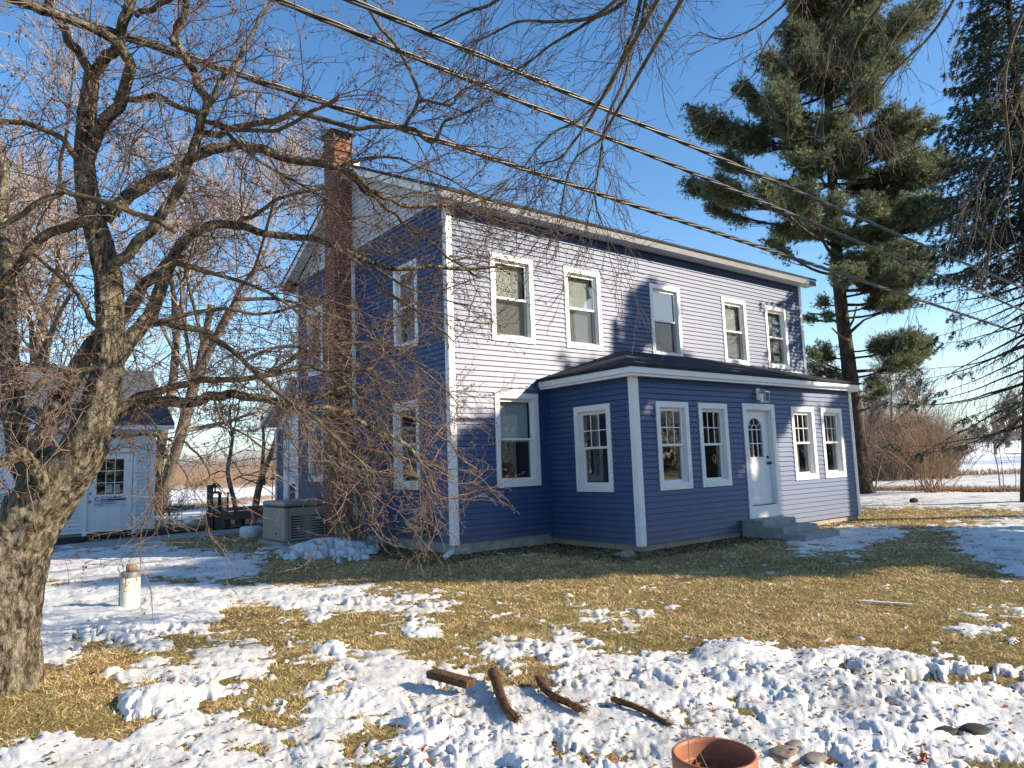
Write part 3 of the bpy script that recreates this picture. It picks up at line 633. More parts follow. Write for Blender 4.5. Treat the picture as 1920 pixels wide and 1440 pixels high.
# front door
def front_door():
    fr = f_porch; s0, s1, z0, z1 = po_h[4]; cw, pr = .12, .036; w = MB()
    w.obox(fr, s0, s0+cw, .001, pr, z0, z1).obox(fr, s1-cw, s1, .001, pr, z0, z1).obox(fr, s0+cw, s1-cw, .001, pr, z1-cw, z1)
    w.obox(fr, s0+cw, s1-cw, .001, pr-.004, z0, z0+.235)
    a, b = s0+cw-.01, s1-cw+.01; zb = z0+.225; t = .03
    w.obox(fr, a, a+t, -.13, -.0005, zb, z1-cw+.01).obox(fr, b-t, b, -.13, -.0005, zb, z1-cw+.01).obox(fr, a+t, b-t, -.13, -.0005, z1-cw-.02, z1-cw+.01)
    dr = w.build('door_frame', white, house, bevel=.003)
    MB().obox(fr, a+t, b-t, -.13, .01, zb-.015, zb+.02).build('threshold', dark, dr)
    x0, x1, y0, y1 = a+t+.004, b-t-.004, zb+.022, z1-cw-.024; W_, H_ = x1-x0, y1-y0; of = -.075
    gx0, gx1 = x0+.16*W_, x0+.76*W_; gz0, zs, zt = y0+.50*H_, y0+.80*H_, y0+.93*H_; xc = (gx0+gx1)/2; rx, rz_ = (gx1-gx0)/2, zt-zs
    # slab with a real arched opening
    N = 20; arch = [(xc+rx*math.cos(math.pi*k/N), zs+rz_*math.sin(math.pi*k/N)) for k in range(N+1)]
    mb = MB()
    for o in (of, of-.04):
        P = lambda x, z: fr(x, o, z)
        mb.quad(P(x0, y0), P(x1, y0), P(x1, gz0), P(x0, gz0)); mb.quad(P(x0, gz0), P(gx0, gz0), P(gx0, zs), P(x0, zs)); mb.quad(P(gx1, gz0), P(x1, gz0), P(x1, zs), P(gx1, zs))
        for (ax, az), (bx, bz) in zip(arch[:-1], arch[1:]):
            ea = (x1-(x1-x0)*(1-(ax-gx0)/(gx1-gx0)), y1) ; eb = (x1-(x1-x0)*(1-(bx-gx0)/(gx1-gx0)), y1)
            mb.quad(P(ax, az), P(bx, bz), P(*eb), P(*ea))
        mb.quad(P(gx1, zs), P(x1, zs), P(x1, y1)); mb.quad(P(gx0, zs), P(x0, y1), P(x0, zs))
    loop = [(gx0, gz0), (gx1, gz0), (gx1, zs)]+arch[1:]
    for p, q in zip(loop, loop[1:]+loop[:1]): mb.quad(fr(p[0], of, p[1]), fr(q[0], of, q[1]), fr(q[0], of-.04, q[1]), fr(p[0], of-.04, p[1]))
    door = mb.build('front_door', white, house)
    mo = MB(); mo.tube([fr(px, of+.003, pz) for px, pz in loop+loop[:1]], .014, 6)
    mo.build('glass_moulding', white, door)
    g = MB(); g.quad(*[fr(px, of-.02, pz) for px, pz in loop]); g.build('pane', glassm, door)
    mu = MB()
    for k in (1, 2):
        x = gx0+(gx1-gx0)*k/3; mu.obox(fr, x-.009, x+.009, of-.018, of-.006, gz0, zs)
    for z in (zs, (gz0+zs)/2): mu.obox(fr, gx0, gx1, of-.0195, of-.005, z-.009, z+.009)
    rr = rx*.36; inn = [(xc+rr*math.cos(math.pi*k/10), zs+rr*1.1*math.sin(math.pi*k/10)) for k in range(11)]
    mu.tube([fr(px, of-.01, pz) for px, pz in inn], .009, 5)
    for ang in (35, 90, 145):
        q = R(ang); mu.tube([fr(xc+rr*math.cos(q), of-.01, zs+rr*1.1*math.sin(q)), fr(xc+rx*math.cos(q), of-.01, zs+rz_*math.sin(q))], .008, 5)
    mu.build('muntins', white, door)
    for cx0 in (x0+.17*W_, x0+.52*W_):
        p = MB(); cx1 = cx0+.26*W_; a0, a1 = y0+.08*H_, y0+.40*H_
        p.tube([fr(cx0, of, a0), fr(cx1, of, a0), fr(cx1, of, a1), fr(cx0, of, a1), fr(cx0, of, a0)], .008, 6); p.obox(fr, cx0+.035, cx1-.035, of+.0005, of+.007, a0+.035, a1-.035); p.build('raised_panel', white, door, bevel=.004)
    hx = x1-.075
    MB().tube([fr(hx, of, y0+.50*H_), fr(hx, of+.012, y0+.50*H_)], .032, 14).tube([fr(hx, of+.012, y0+.5*H_), fr(hx, of+.03, y0+.5*H_)], .018, 10).build('deadbolt', dark, door)
    MB().tube([fr(hx, of, y0+.435*H_), fr(hx, of+.012, y0+.435*H_)], .034, 14).tube([fr(hx, of+.012, y0+.435*H_), fr(hx, of+.045, y0+.435*H_)], .012, 8).ball(fr(hx, of+.062, y0+.435*H_), .030, 12).build('door_knob', dark, door)
front_door()
# wall lantern
def lantern():
    fr = f_porch; x = 5.97; z = 2.80
    l = MB().obox(fr, x-.075, x+.075, .015, .04, z-.12, z+.12).build('wall_lantern', steelw, house, bevel=.006)
    MB().tube([fr(x, .04, z+.06), fr(x, .10, z+.085), fr(x, .16, z+.075), fr(x, .17, z+.05)], .012, 8).obox(fr, x-.06, x+.06, .11, .23, z+.035, z+.055).obox(fr, x-.085, x+.085, .085, .255, z+.018, z+.034).build('lantern_top', steelw, l)
    b = MB()
    for sx in (-1, 1):
        for o in (.10, .24): b.tube([fr(x+sx*.07, o, z+.02), fr(x+sx*.055, .17+(o-.17)*.8, z-.17)], .006, 5)
    b.obox(fr, x-.058, x+.058, .112, .228, z-.18, z-.165); b.build('cage', steelw, l)
    c = MB()
    for A_, B_ in (((-.066, .104), (.066, .104)), ((.066, .104), (.066, .236)), ((.066, .236), (-.066, .236)), ((-.066, .236), (-.066, .104))):
        c.quad(fr(x+A_[0], A_[1], z+.015), fr(x+B_[0], B_[1], z+.015), fr(x+B_[0]*.8, .17+(B_[1]-.17)*.8, z-.165), fr(x+A_[0]*.8, .17+(A_[1]-.17)*.8, z-.165))
    c.build('glass_shade', glassm, l)
    MB().ball(fr(x, .17, z-.07), .028, 10, (1, 1, 1.4)).tube([fr(x, .17, z-.05), fr(x, .17, z+.02)], .014, 8).build('bulb', tubm, l)
lantern()
# chimney on the gable wall
ch = MB().box(-.45, -.02, 3.87, 4.42, -.2, 9.02).build('chimney', brickm, house)
MB().box(-.50, .02, 3.82, 4.47, 8.80, 8.90).box(-.48, 0, 3.84, 4.45, 9.02, 9.07).build('corbel', brickm, ch)
q = MB(); q.box(-.47, -.01, 3.85, 4.44, 9.071, 9.09)
for a in (-.44, -.04):
    for b in (3.89, 4.40): q.box(a-.012, a+.012, b-.012, b+.012, 9.09, 9.26)
q.quad((-.56, 3.78, 9.25), (.08, 3.78, 9.25), (-.1, 4.14, 9.40), (-.38, 4.14, 9.40)); q.quad((-.56, 4.5, 9.25), (.08, 4.5, 9.25), (-.1, 4.14, 9.40), (-.38, 4.14, 9.40)); q.quad((-.56, 3.78, 9.25), (-.56, 4.5, 9.25), (-.38, 4.14, 9.40)); q.quad((.08, 3.78, 9.25), (.08, 4.5, 9.25), (-.1, 4.14, 9.40)); q.quad((-.56, 3.78, 9.249), (.08, 3.78, 9.249), (.08, 4.5, 9.249), (-.56, 4.5, 9.249))
q.build('chimney_cap', dark, ch)
MB().box(-.025, .15, 3.80, 3.868, 8.40, 8.62).build('flashing', white, house)
MB().box(-.075, -.016, 3.76, 3.835, .45, 6.45).build('downspout', white, house)
# rear wing stub seen past the chimney
f_wing = lambda a, o, z: (.06-o, a, z)
siding('wing_siding', f_wing, DEP+.03, 8.88, .2, 2.74, [], blue, house)
siding('wing_peak_siding', f_wing, DEP+.03, lambda z: 8.95-(z-2.74)*1.9, 2.745, 3.55, [], greyw, house)
siding('wing_rear_siding', lambda a, o, z: (a, 8.88+o, z), .06, 5, .2, 2.74, [], blue, house)
MB().box(.01, .055, 8.82, 8.90, .2, 2.74).build('corner_board', white, house)
MB().box(-.03, .03, 7.85, 8.16, .5, 2.70).build('downspout', white, house)
MB().box(0, .045, 7.40, 7.80, 1.25, 2.9).box(0, .045, DEP+.02, 7.39, .2, 3.3).build('wing_trim', white, house)
q = MB(); X0, X1 = -.22, 5
for dz in (0, -.12): q.quad((X0, 9.5, 2.95+dz), (X1, 9.5, 2.95+dz), (X1, DEP-.02, 3.98+dz), (X0, DEP-.02, 3.98+dz))
q.quad((X0, 9.5, 2.95), (X0, DEP-.02, 3.98), (X0, DEP-.02, 3.86), (X0, 9.5, 2.83)); q.quad((X0, 9.5, 2.95), (X1, 9.5, 2.95), (X1, 9.5, 2.83), (X0, 9.5, 2.83)); q.build('wing_roof', white, house)

# steps
st = empty('concrete_steps', (5.8, -3, 0), 'three grey precast concrete steps below the white front door', 'steps')
for k in range(3):
    MB().box(5.08, 6.22+.03*k, -2.33-.42*(k+1)-.06, -2.335 if k == 0 else -2.33-.42*k-.062, -.05, .33-.11*k).build('step', conc2, st, bevel=.012)

# gas meter
gm = empty('gas_meter', (0, .8, .3), 'grey green gas meter on pipes at the foot of the gable wall', 'gas meter')
MB().box(-.30, -.10, .78, 1.06, .37, .66).build('meter_body', grnm, gm, bevel=.035)
MB().tube([(-.31, .93, .55), (-.37, .93, .55)], .06, 16).box(-.38, -.315, .86, 1.0, .50, .60).build('meter_dial', galv, gm)
MB().tube([(-.2, 1.0, .66), (-.2, 1.0, .70), (-.2, .98, .72)], .022, 8).tube([(-.2, .84, .64), (-.2, .84, .69), (-.2, .62, .69), (-.2, .56, .66), (-.2, .55, .40), (-.2, .58, .34), (-.18, .64, .32), (-.06, 1.2, .34), (-.06, 3.3, .42)], .022, 10).build('house_pipe', pipe_m, gm)
MB().tube([(-.2, .80, .60), (-.2, .74, .58), (-.2, .74, .16), (-.2, .70, -.05)], .018, 8).build('riser_pipe', galv, gm)

# generator
gen = empty('standby_generator', (-.9, 4.9, 0), 'beige home standby generator with louvred side on a concrete pad', 'generator')
GX0, GX1, GY0, GY1 = -1.40, -.42, 4.42, 5.75
MB().box(GX0-.07, GX1+.07, GY0-.07, GY1+.07, -.05, .07).build('pad', conc2, gen, bevel=.01)
MB().box(GX0, GX1, GY0, GY1, .075, .80).build('housing', tan, gen, bevel=.045)
MB().box(GX0-.008, GX1+.008, GY0-.008, GY1+.008, .815, .93).build('lid', tan, gen, bevel=.05)
MB().box(GX0+.01, GX1-.01, GY0+.01, GY1-.01, .795, .82).build('lid_seam', dark, gen)
lv = MB()
for c0, c1, flip in ((GX0+.16, GX0+.50, 0), (GX0+.56, GX0+.90, 1)):
    for k in range(9):
        z = .14+k*.055
        a = (c0, GY0-.002, z); 
        if flip: lv.quad((c0, GY0-.003, z+.012), (c1, GY0-.003, z), (c1, GY0-.003, z+.036), (c0, GY0-.003, z+.020))
        else: lv.quad((c0, GY0-.003, z), (c1, GY0-.003, z+.012), (c1, GY0-.003, z+.020), (c0, GY0-.003, z+.036))
lv.build('louvres', dark, gen)
MB().box(GX0+.105, GX0+.112, GY0-.003, GY0+.01, .09, .79).box(GX1-.045, GX1-.038, GY0-.003, GY0+.01, .09, .79).build('panel_seam', dark, gen)
q = MB()
for k in range(3): q.box(GX0-.003, GX0+.01, GY0+.38+k*.035, GY0+.405+k*.035, .21, .25)
q.build('model_plate', dark, gen)
MB().tube([(GX0-.004, GY0+.55, .76), (GX0+.01, GY0+.55, .76)], .014, 10).build('lock', dark, gen)
eb = empty('electric_box', (-.1, 5.2, .6), 'small white electrical box with a looped conduit beside the beige generator', 'electrical box')
MB().box(-.12, -.018, 4.95, 5.15, .62, .98).build('box_body', tubm, eb, bevel=.01)
MB().tube([(-.07, 5.0, .62), (-.08, 4.98, .42), (-.14, 4.9, .28), (-.25, 4.8, .22), (-.4, 4.75, .2)], .022, 8).build('conduit', dark, eb)

# hose reel frame / pipes between generator and shrub
o = MB().tube([(-.30, 3.75, -.02), (-.30, 3.75, .42), (-.34, 4.32, .42), (-.34, 4.32, -.02)], .02, 8).tube([(-.30, 3.75, .3), (-.34, 4.32, .3)], .03, 8).tube([(-.22, 3.7, .36), (-.26, 4.3, .36)], .035, 8).build('hose_rack', galv)
tag(o, 'low metal hose rack between the beige generator and the bare shrub', 'hose rack')

# downspout offcut, stones, bits on the lawn
o = MB(); p = G(835, 1048); q = G(862, 1036)
dv = (q-p)/np.linalg.norm(q-p); nn = np.array([-dv[1], dv[0], 0])*.045
def slanted(p, q, nn, h0, h1, th): 
    mb = MB(); i = [p-nn+[0, 0, h0], p+nn+[0, 0, h0], q+nn+[0, 0, h1], q-nn+[0, 0, h1]]; j = [a+np.array([0, 0, th]) for a in i]
    mb.v = [tuple(a) for a in i+j]; mb.f = [(0, 3, 2, 1), (4, 5, 6, 7), (0, 1, 5, 4), (1, 2, 6, 5), (2, 3, 7, 6), (3, 0, 4, 7)]; return mb
tag(slanted(p, q+np.array([.02, .02, 0]), nn, .01, .09, .055).build('downspout_piece', white, None, bevel=.006), 'short white downspout offcut lying by the house corner', 'downspout piece')
def rock(p, r, name, label, cat, grp=None, m=stone, sq=(1, .8, .6)):
    mb = MB(); mb.ball((0, 0, 0), r, 12, sq); V = np.array(mb.v); n = vnoise(V[:, 0]*1+V[:, 2], V[:, 1]-V[:, 2], 2.2/r, random.randint(1, 99)); V *= (1+.18*n)[:, None]; mb.v = [tuple(v+np.array(p)) for v in V]
    o = mb.build(name, m, None, True); return tag(o, label, cat, grp)
rock(G(1176, 1046)+[0, 0, .04], .14, 'stone', 'rounded brown stone on the soil at the left foot of the porch', 'stone')
rock(G(1160, 1044)+[0, 0, .03], .08, 'stone', 'small pale stone just left of the rounded brown stone by the porch', 'stone')
tag(slanted(G(1612, 1131), G(1712, 1138), np.array([.012, .018, 0]), .02, .02, .012).build('white_trim_strip', white, None), 'long thin white trim strip lying on the sunlit lawn', 'trim strip')

# ================================================================== WOODY GROWTH
class Segs:
    def __init__(s): s.a = []
    def add(s, p, q, r0, r1): s.a.append((*p, *q, r0, r1))
    def build(s, name, m, parent=None, n=4):
        A = np.array(s.a, float); P, Q, r0, r1 = A[:, :3], A[:, 3:6], A[:, 6:7], A[:, 7:8]
        t = Q-P; t /= np.linalg.norm(t, axis=1, keepdims=True)+1e-9
        ref = np.where(np.abs(t[:, 2:3]) < .9, np.array([[0, 0, 1.]]), np.array([[1., 0, 0]]))
        a = np.cross(t, ref); a /= np.linalg.norm(a, axis=1, keepdims=True)+1e-9; b = np.cross(t, a)
        V = np.empty((len(A), 2*n, 3))
        for j in range(n):
            q = 2*math.pi*j/n; o = a*math.cos(q)+b*math.sin(q); V[:, j] = P+o*r0; V[:, n+j] = Q+o*r1
        base = np.arange(len(A))[:, None]*(2*n)
        F = np.concatenate([base+np.array([j, (j+1) % n, n+(j+1) % n, n+j]) for j in range(n)])
        return mesh_obj(name, V.reshape(-1, 3), F, m, parent, True)
RN = random.random; GA = random.gauss
def nrm(d):
    l = math.sqrt(d[0]*d[0]+d[1]*d[1]+d[2]*d[2])+1e-9; return (d[0]/l, d[1]/l, d[2]/l)
def rnd_dir(d, spread):
    return nrm((d[0]+GA(0, spread), d[1]+GA(0, spread), d[2]+GA(0, spread)))
def grow(S, p, d, L, r, lev, K):
    """one woody shoot with its children. K: step, kink, grav, kids per m, ratio, minr, tips"""
    st = K['step'][lev]; n = max(2, int(L/st)); st = L/n
    for i in range(n):
        d = nrm((d[0]+GA(0, K['kink']), d[1]+GA(0, K['kink']), d[2]+GA(0, K['kink'])+K['grav'][lev]*st))
        q = (p[0]+d[0]*st, p[1]+d[1]*st, p[2]+d[2]*st)
        r2 = max(K['minr'], r*(1-.62/n)); S.add(p, q, r, r2); p = q; r = r2
        if lev > 0:
            k = K['kids'][lev]*st
            while k > 0:
                if RN() < k:
                    f = 1-.55*i/n
                    grow(S, p, rnd_dir(d, K['spread']), L*K['ratio'][lev]*f*random.uniform(.5, 1.3), max(K['minr'], r*.6), lev-1, K)
                k -= 1
        if lev <= K.get('tiplev', 0) and K.get('tips') is not None and RN() < K['tipp']: K['tips'].append(p)
    return p
def resample(pts, step):
    out = [pts[0]]; 
    for a, b in zip(pts[:-1], pts[1:]):
        l = np.linalg.norm(b-a); n = max(1, int(l/step))
        for k in range(1, n+1): out.append(a+(b-a)*k/n)
    return out
def smooth_path(pts, it=2):
    pts = [np.array(p, float) for p in pts]
    for _ in range(it):
        q = [pts[0]]
        for a, b in zip(pts[:-1], pts[1:]): q += [a*.75+b*.25, a*.25+b*.75]
        q.append(pts[-1]); pts = q
    return pts

def thick(name, path, radii, m, parent, sides=20, rough=.12, fs=3.):
    """a limb with uneven bark-covered girth"""
    path = [np.array(p, float) for p in path]; L = [0]
    for a, b in zip(path[:-1], path[1:]): L.append(L[-1]+np.linalg.norm(b-a))
    n = max(6, int(L[-1]/.035)); T = np.linspace(0, L[-1], n)
    P = np.stack([np.interp(T, L, [p[k] for p in path]) for k in range(3)], -1); rr = np.interp(T, L, radii)
    V = []; ref = None
    for k in range(n):
        t = P[min(k+1, n-1)]-P[max(k-1, 0)]; t /= np.linalg.norm(t)+1e-9
        if ref is None: ref = np.array([1., 0, 0]) if abs(t[0]) < .8 else np.array([0, 1., 0])
        a = ref-t*(ref@t); a /= np.linalg.norm(a); ref = a; b = np.cross(t, a)
        for j in range(sides):
            q = 2*math.pi*j/sides; V.append((P[k], a*math.cos(q)+b*math.sin(q), rr[k], q, T[k]))
    C = np.array([v[0] for v in V]); D = np.array([v[1] for v in V]); r = np.array([v[2] for v in V]); q = np.array([v[3] for v in V]); tt = np.array([v[4] for v in V])
    cq, sq = np.cos(q)*2, np.sin(q)*2
    nz = vnoise(cq+tt*.7, sq+tt*.35, .9*fs/3, 5)*1.0+.45*vnoise(cq*2+tt*3, sq*2-tt*2, fs/2, 6)+.25*vnoise(cq*5+tt*9, sq*5+tt*7, fs/1.5, 8)
    nz = nz+(.5*vnoise(cq*9+tt*4, sq*9-tt*4, fs*1.2, 12)+.35*vnoise(cq*16+tt*11, sq*16, fs*1.5, 13) if rough >= .12 else 0)
    V = C+D*(r*(1+rough*nz))[:, None]
    idx = np.arange(n*sides).reshape(n, sides); nx = np.roll(idx, -1, 1)
    F = [tuple(f) for f in np.stack([idx[:-1], nx[:-1], nx[1:], idx[1:]], -1).reshape(-1, 4).tolist()]+[tuple(idx[0].tolist())[::-1], tuple(idx[-1].tolist())]
    return mesh_obj(name, V, F, m, parent, True)

# ------------------------------------------------------------------ crabapple on the left
def crabapple():
    T = empty('crabapple_tree', G(25, 1290), 'gnarled bare crabapple tree with red berries leaning over the left foreground', 'tree')
    def P(l, d0, d1):
        n = len(l)-1; return [at(u, v, d0+(d1-d0)*i/n) for i, (u, v) in enumerate(l)]
    tr = [(-2, 1330), (6, 1280), (16, 1200), (26, 1110), (40, 1020), (66, 955), (105, 905), (148, 855), (178, 780), (203, 695), (208, 610), (205, 530), (190, 460), (166, 385), (157, 300), (162, 215), (172, 140)]
    rp = [84, 64, 47, 45, 47, 52, 48, 41, 32, 27, 25, 25, 23, 20, 17, 15, 13]
    path = P(tr, 5.62, 5.3); thick('trunk', path, [a*5.5/FPX for a in rp], bark_l, T, 40, .13)
    limbs = [ # pixel path, r0, r1, depth0, depth1, shoots
     ([(172, 140), (150, 100), (133, 77), (118, 50), (97, 22), (80, -30)], 10, 7, 5.3, 5.0),
     ([(172, 140), (195, 110), (215, 92), (232, 60), (245, 0), (250, -50)], 12, 9, 5.3, 5.0),
     ([(160, 315), (172, 277), (200, 230), (230, 187), (247, 143), (240, 97), (200, 67), (117, 37), (60, 10), (0, -20)], 15, 6, 5.4, 4.6),
     ([(255, 30), (290, 12), (330, -10)], 6, 5, 5.1, 5.0),
     ([(233, 187), (265, 184), (300, 183), (353, 207), (400, 230), (460, 247), (533, 240), (600, 200), (640, 190)], 7, 3, 5.3, 5.0),
     ([(196, 410), (233, 373), (277, 343), (333, 307), (383, 283), (443, 267), (483, 273), (533, 297), (617, 312), (638, 312), (665, 325), (686, 350), (712, 368), (740, 379), (777, 390), (830, 380), (880, 395)], 13, 3, 5.4, 6.6),
     ([(640, 318), (660, 338), (690, 365), (735, 395), (760, 425), (800, 450), (850, 490), (900, 520)], 5, 2, 6.2, 7.0),
     ([(200, 700), (226, 662), (250, 628), (273, 607), (300, 547), (317, 500), (333, 463), (367, 430), (400, 417), (450, 423), (500, 443), (567, 447), (617, 457), (660, 478), (720, 500), (790, 505), (860, 500), (950, 505)], 15, 3, 5.4, 7.0),
     ([(196, 520), (215, 490), (247, 467), (287, 430), (333, 360), (355, 300), (368, 250), (377, 222), (387, 200), (370, 150), (353, 117), (328, 83), (328, 53), (347, 27), (347, -30)], 12, 6, 5.35, 4.9),
     ([(370, 258), (400, 250), (433, 243), (500, 230), (567, 207), (625, 228), (665, 240), (707, 243), (760, 238), (790, 252), (815, 268), (832, 245), (840, 222), (880, 210), (923, 187)], 7, 2.2, 5.2, 5.7),
     ([(760, 238), (787, 193), (770, 133), (743, 83), (705, 45), (683, -10)], 4, 3, 5.5, 5.2),
     ([(787, 193), (820, 193), (848, 197), (862, 180), (880, 165)], 3, 2, 5.5, 5.6),
     ([(185, 790), (210, 780), (230, 768), (253, 757), (300, 753), (363, 752), (397, 740), (447, 740), (509, 750), (551, 762), (633, 770), (700, 800), (760, 830), (800, 880)], 15, 3, 5.5, 6.8),
     ([(190, 790), (233, 763), (267, 737), (317, 727), (367, 713), (415, 718), (450, 713), (500, 700), (560, 690), (630, 700), (700, 690)], 9, 3, 5.5, 6.2),
     ([(203, 668), (232, 640), (258, 612), (290, 603), (353, 612), (384, 623), (415, 648), (457, 679), (488, 706), (509, 731), (538, 748), (600, 790), (650, 840), (690, 880)], 8, 2.5, 5.5, 6.1),
     ([(75, 930), (72, 880), (87, 807), (110, 747), (143, 693), (178, 640), (215, 600), (250, 565), (262, 545), (300, 500), (340, 480)], 22, 9, 5.8, 6.4),
     ([(60, 950), (45, 880), (25, 800), (16, 700), (14, 600), (16, 500), (5, 400), (10, 300), (-30, 200)], 26, 5, 6.0, 6.6),
     ([(85, 920), (75, 890), (58, 872), (55, 855), (35, 850), (15, 862), (-20, 868)], 12, 9, 5.3, 5.0),
     ([(330, 435), (325, 425), (283, 413), (233, 393), (190, 375), (143, 367), (117, 360), (77, 377), (33, 407), (-10, 425)], 6, 5, 5.0, 4.7),
     ([(145, 300), (113, 253), (67, 237), (0, 228), (-40, 230)], 6, 5, 5.2, 5.0),
     ([(170, 410), (133, 423), (83, 443), (55, 480), (20, 520), (-20, 560)], 11, 7, 5.3, 5.0),
     ([(195, 620), (165, 590), (150, 560), (120, 520), (90, 500), (50, 470)], 6, 3, 5.4, 5.1),
     ([(200, 700), (170, 688), (130, 690), (95, 710), (60, 725), (0, 728)], 7, 5, 5.4, 5.0),
     ([(160, 830), (205, 818), (250, 815), (300, 818), (340, 825), (365, 845), (395, 890)], 4, 1.8, 5.6, 6.0),
     ([(600, 780), (650, 790), (664, 830), (685, 880), (695, 940), (700, 985)], 3, 1.4, 6.6, 6.7),
     ([(551, 762), (600, 740), (660, 742), (730, 768), (790, 790), (840, 830), (860, 860), (890, 880)], 4, 1.4, 6.5, 7.0),
     ([(253, 757), (285, 790), (310, 830), (320, 870), (300, 930), (265, 990)], 3, 1.2, 5.6, 5.5),
     ([(444, 423), (480, 400), (530, 370), (590, 360), (640, 350)], 5, 2, 5.9, 6.2),
     ([(387, 200), (420, 150), (450, 110), (470, 60), (500, 20), (520, -20)], 5, 3, 5.0, 5.2),
     ([(617, 457), (680, 500), (740, 560), (800, 600), (850, 640)], 4, 1.3, 6.3, 6.9), ([(500, 700), (580, 660), (650, 640), (730, 650), (800, 690)], 4, 1.3, 6.1, 6.8),
     ([(567, 760), (640, 720), (700, 730), (760, 760), (810, 800)], 3.5, 1.2, 6.4, 7.0), ([(633, 770), (690, 790), (740, 840), (790, 900), (835, 955)], 3.5, 1.2, 6.6, 7.1),
     ([(600, 790), (640, 830), (720, 850), (790, 870), (850, 900)], 3, 1.2, 6.5, 7.1), ([(700, 500), (760, 540), (820, 560), (880, 570)], 3, 1.1, 6.6, 7.2),
     ([(640, 312), (700, 290), (760, 300), (830, 330), (900, 370), (960, 390)], 3.5, 1.1, 6.2, 6.9), ([(660, 620), (720, 640), (800, 700), (860, 760)], 3, 1.1, 6.5, 7.1),
     ([(440, 560), (540, 560), (620, 590), (700, 620)], 4, 1.5, 5.9, 6.6), ([(320, 490), (430, 520), (520, 560), (600, 620), (640, 660)], 5, 1.5, 5.6, 6.5),
     ([(400, 230), (470, 290), (560, 340), (640, 400), (720, 430)], 4, 1.3, 5.2, 6.4), ([(830, 380), (900, 400), (960, 420), (1040, 440)], 2.5, 1, 6.6, 7.0),
     ([(300, 603), (400, 580), (500, 590), (600, 560), (680, 580)], 4.5, 1.3, 5.6, 6.6), ([(457, 679), (540, 640), (620, 690), (690, 760), (730, 830)], 3.5, 1.1, 6.0, 6.8),
     ([(551, 762), (600, 830), (640, 900), (650, 960)], 3, 1.0, 6.4, 6.7), ([(397, 740), (420, 790), (470, 830), (520, 850)], 3, 1.1, 5.9, 6.2),
    ]
    lm = []
    S = Segs(); tips = []
    K = dict(step=[.035, .07, .13], kink=.26, grav=[0, -.25, -.10], kids=[0, 24, 13], ratio=[0, .14, .44], spread=.62, minr=.0019, tips=tips, tipp=.16, tiplev=0)
    allv = []
    for px, r0, r1, d0, d1 in limbs:
        pa = smooth_path(P(px, d0, d1), 1); n = len(pa)
        jit = [np.array([GA(0, .012), GA(0, .012), GA(0, .012)]) for _ in pa]; jit[0] *= 0
        pa = [a+b for a, b in zip(pa, jit)]
        rad = [((r0+(r1-r0)*(i/(n-1))**.8))*((d0+d1)/2)/FPX for i in range(n)]
        big = r0 >= 9
        thick('branch', pa, rad, bark_l if r0 >= 12 else twigd, T, 14 if big else 8, .12 if big else .07)
        rs = resample(pa, .075); N = len(rs)
        for i, q in enumerate(rs):
            f = i/N
            if RN() < ((.42 if f < .2 else .95) if r0 > 4.6 else .55):
                td = rs[min(i+1, N-1)]-rs[max(i-1, 0)]; td = td/(np.linalg.norm(td)+1e-9)
                dd = nrm(tuple(td*.75+np.array([GA(0, .7), GA(0, .7), GA(.05, .6)])+RH*.22))
                grow(S, tuple(q), dd, random.uniform(.35, 1.25)*(1.12-.35*f), .0058*random.uniform(.7, 1.3), 2, K)
    # water sprouts along the trunk
    for i, q in enumerate(resample(path[6:], .12)):
        for _ in range(2):
            grow(S, tuple(q), nrm((GA(0, 1), GA(0, 1), GA(.4, .6))), random.uniform(.3, 1.0), .005, 2, K)
    S.build('twigs', twig, T, 3)
    print('crab segs', len(S.a), 'tips', len(tips))
    # berries
    ico = np.array([(0, 0, 1), (.894, 0, .447), (.276, .851, .447), (-.724, .526, .447), (-.724, -.526, .447), (.276, -.851, .447), (.724, .526, -.447), (-.276, .851, -.447), (-.894, 0, -.447), (-.276, -.851, -.447), (.724, -.526, -.447), (0, 0, -1)])
    icf = np.array([(0, 1, 2), (0, 2, 3), (0, 3, 4), (0, 4, 5), (0, 5, 1), (1, 6, 2), (2, 7, 3), (3, 8, 4), (4, 9, 5), (5, 10, 1), (6, 7, 2), (7, 8, 3), (8, 9, 4), (9, 10, 5), (10, 6, 1), (11, 7, 6), (11, 8, 7), (11, 9, 8), (11, 10, 9), (11, 6, 10)])
    tp = np.array(tips); tp = tp[rng.random(len(tp)) < min(1, 9000/len(tp))]
    for c in ((697, 960), (697, 985), (690, 925), (700, 905), (15, 838), (50, 800), (240, 1010), (260, 1000)):
        base = at(c[0], c[1], 6.7 if c[0] > 500 else 5.5); tp = np.concatenate([tp, base+rng.normal(0, .035, (14 if c[0] > 500 else 5, 3))])
    rr = rng.uniform(.0045, .0088, len(tp))*np.where(rng.random(len(tp)) < .4, 1.1, .75)
    V = (tp-np.array([0, 0, .012]))[:, None]+ico[None]*rr[:, None, None]; F = (np.arange(len(tp))[:, None, None]*12+icf[None]).reshape(-1, 3)
    o = mesh_obj('berries', V.reshape(-1, 3), F, berry, T, True); o['kind'] = 'stuff'
crabapple()

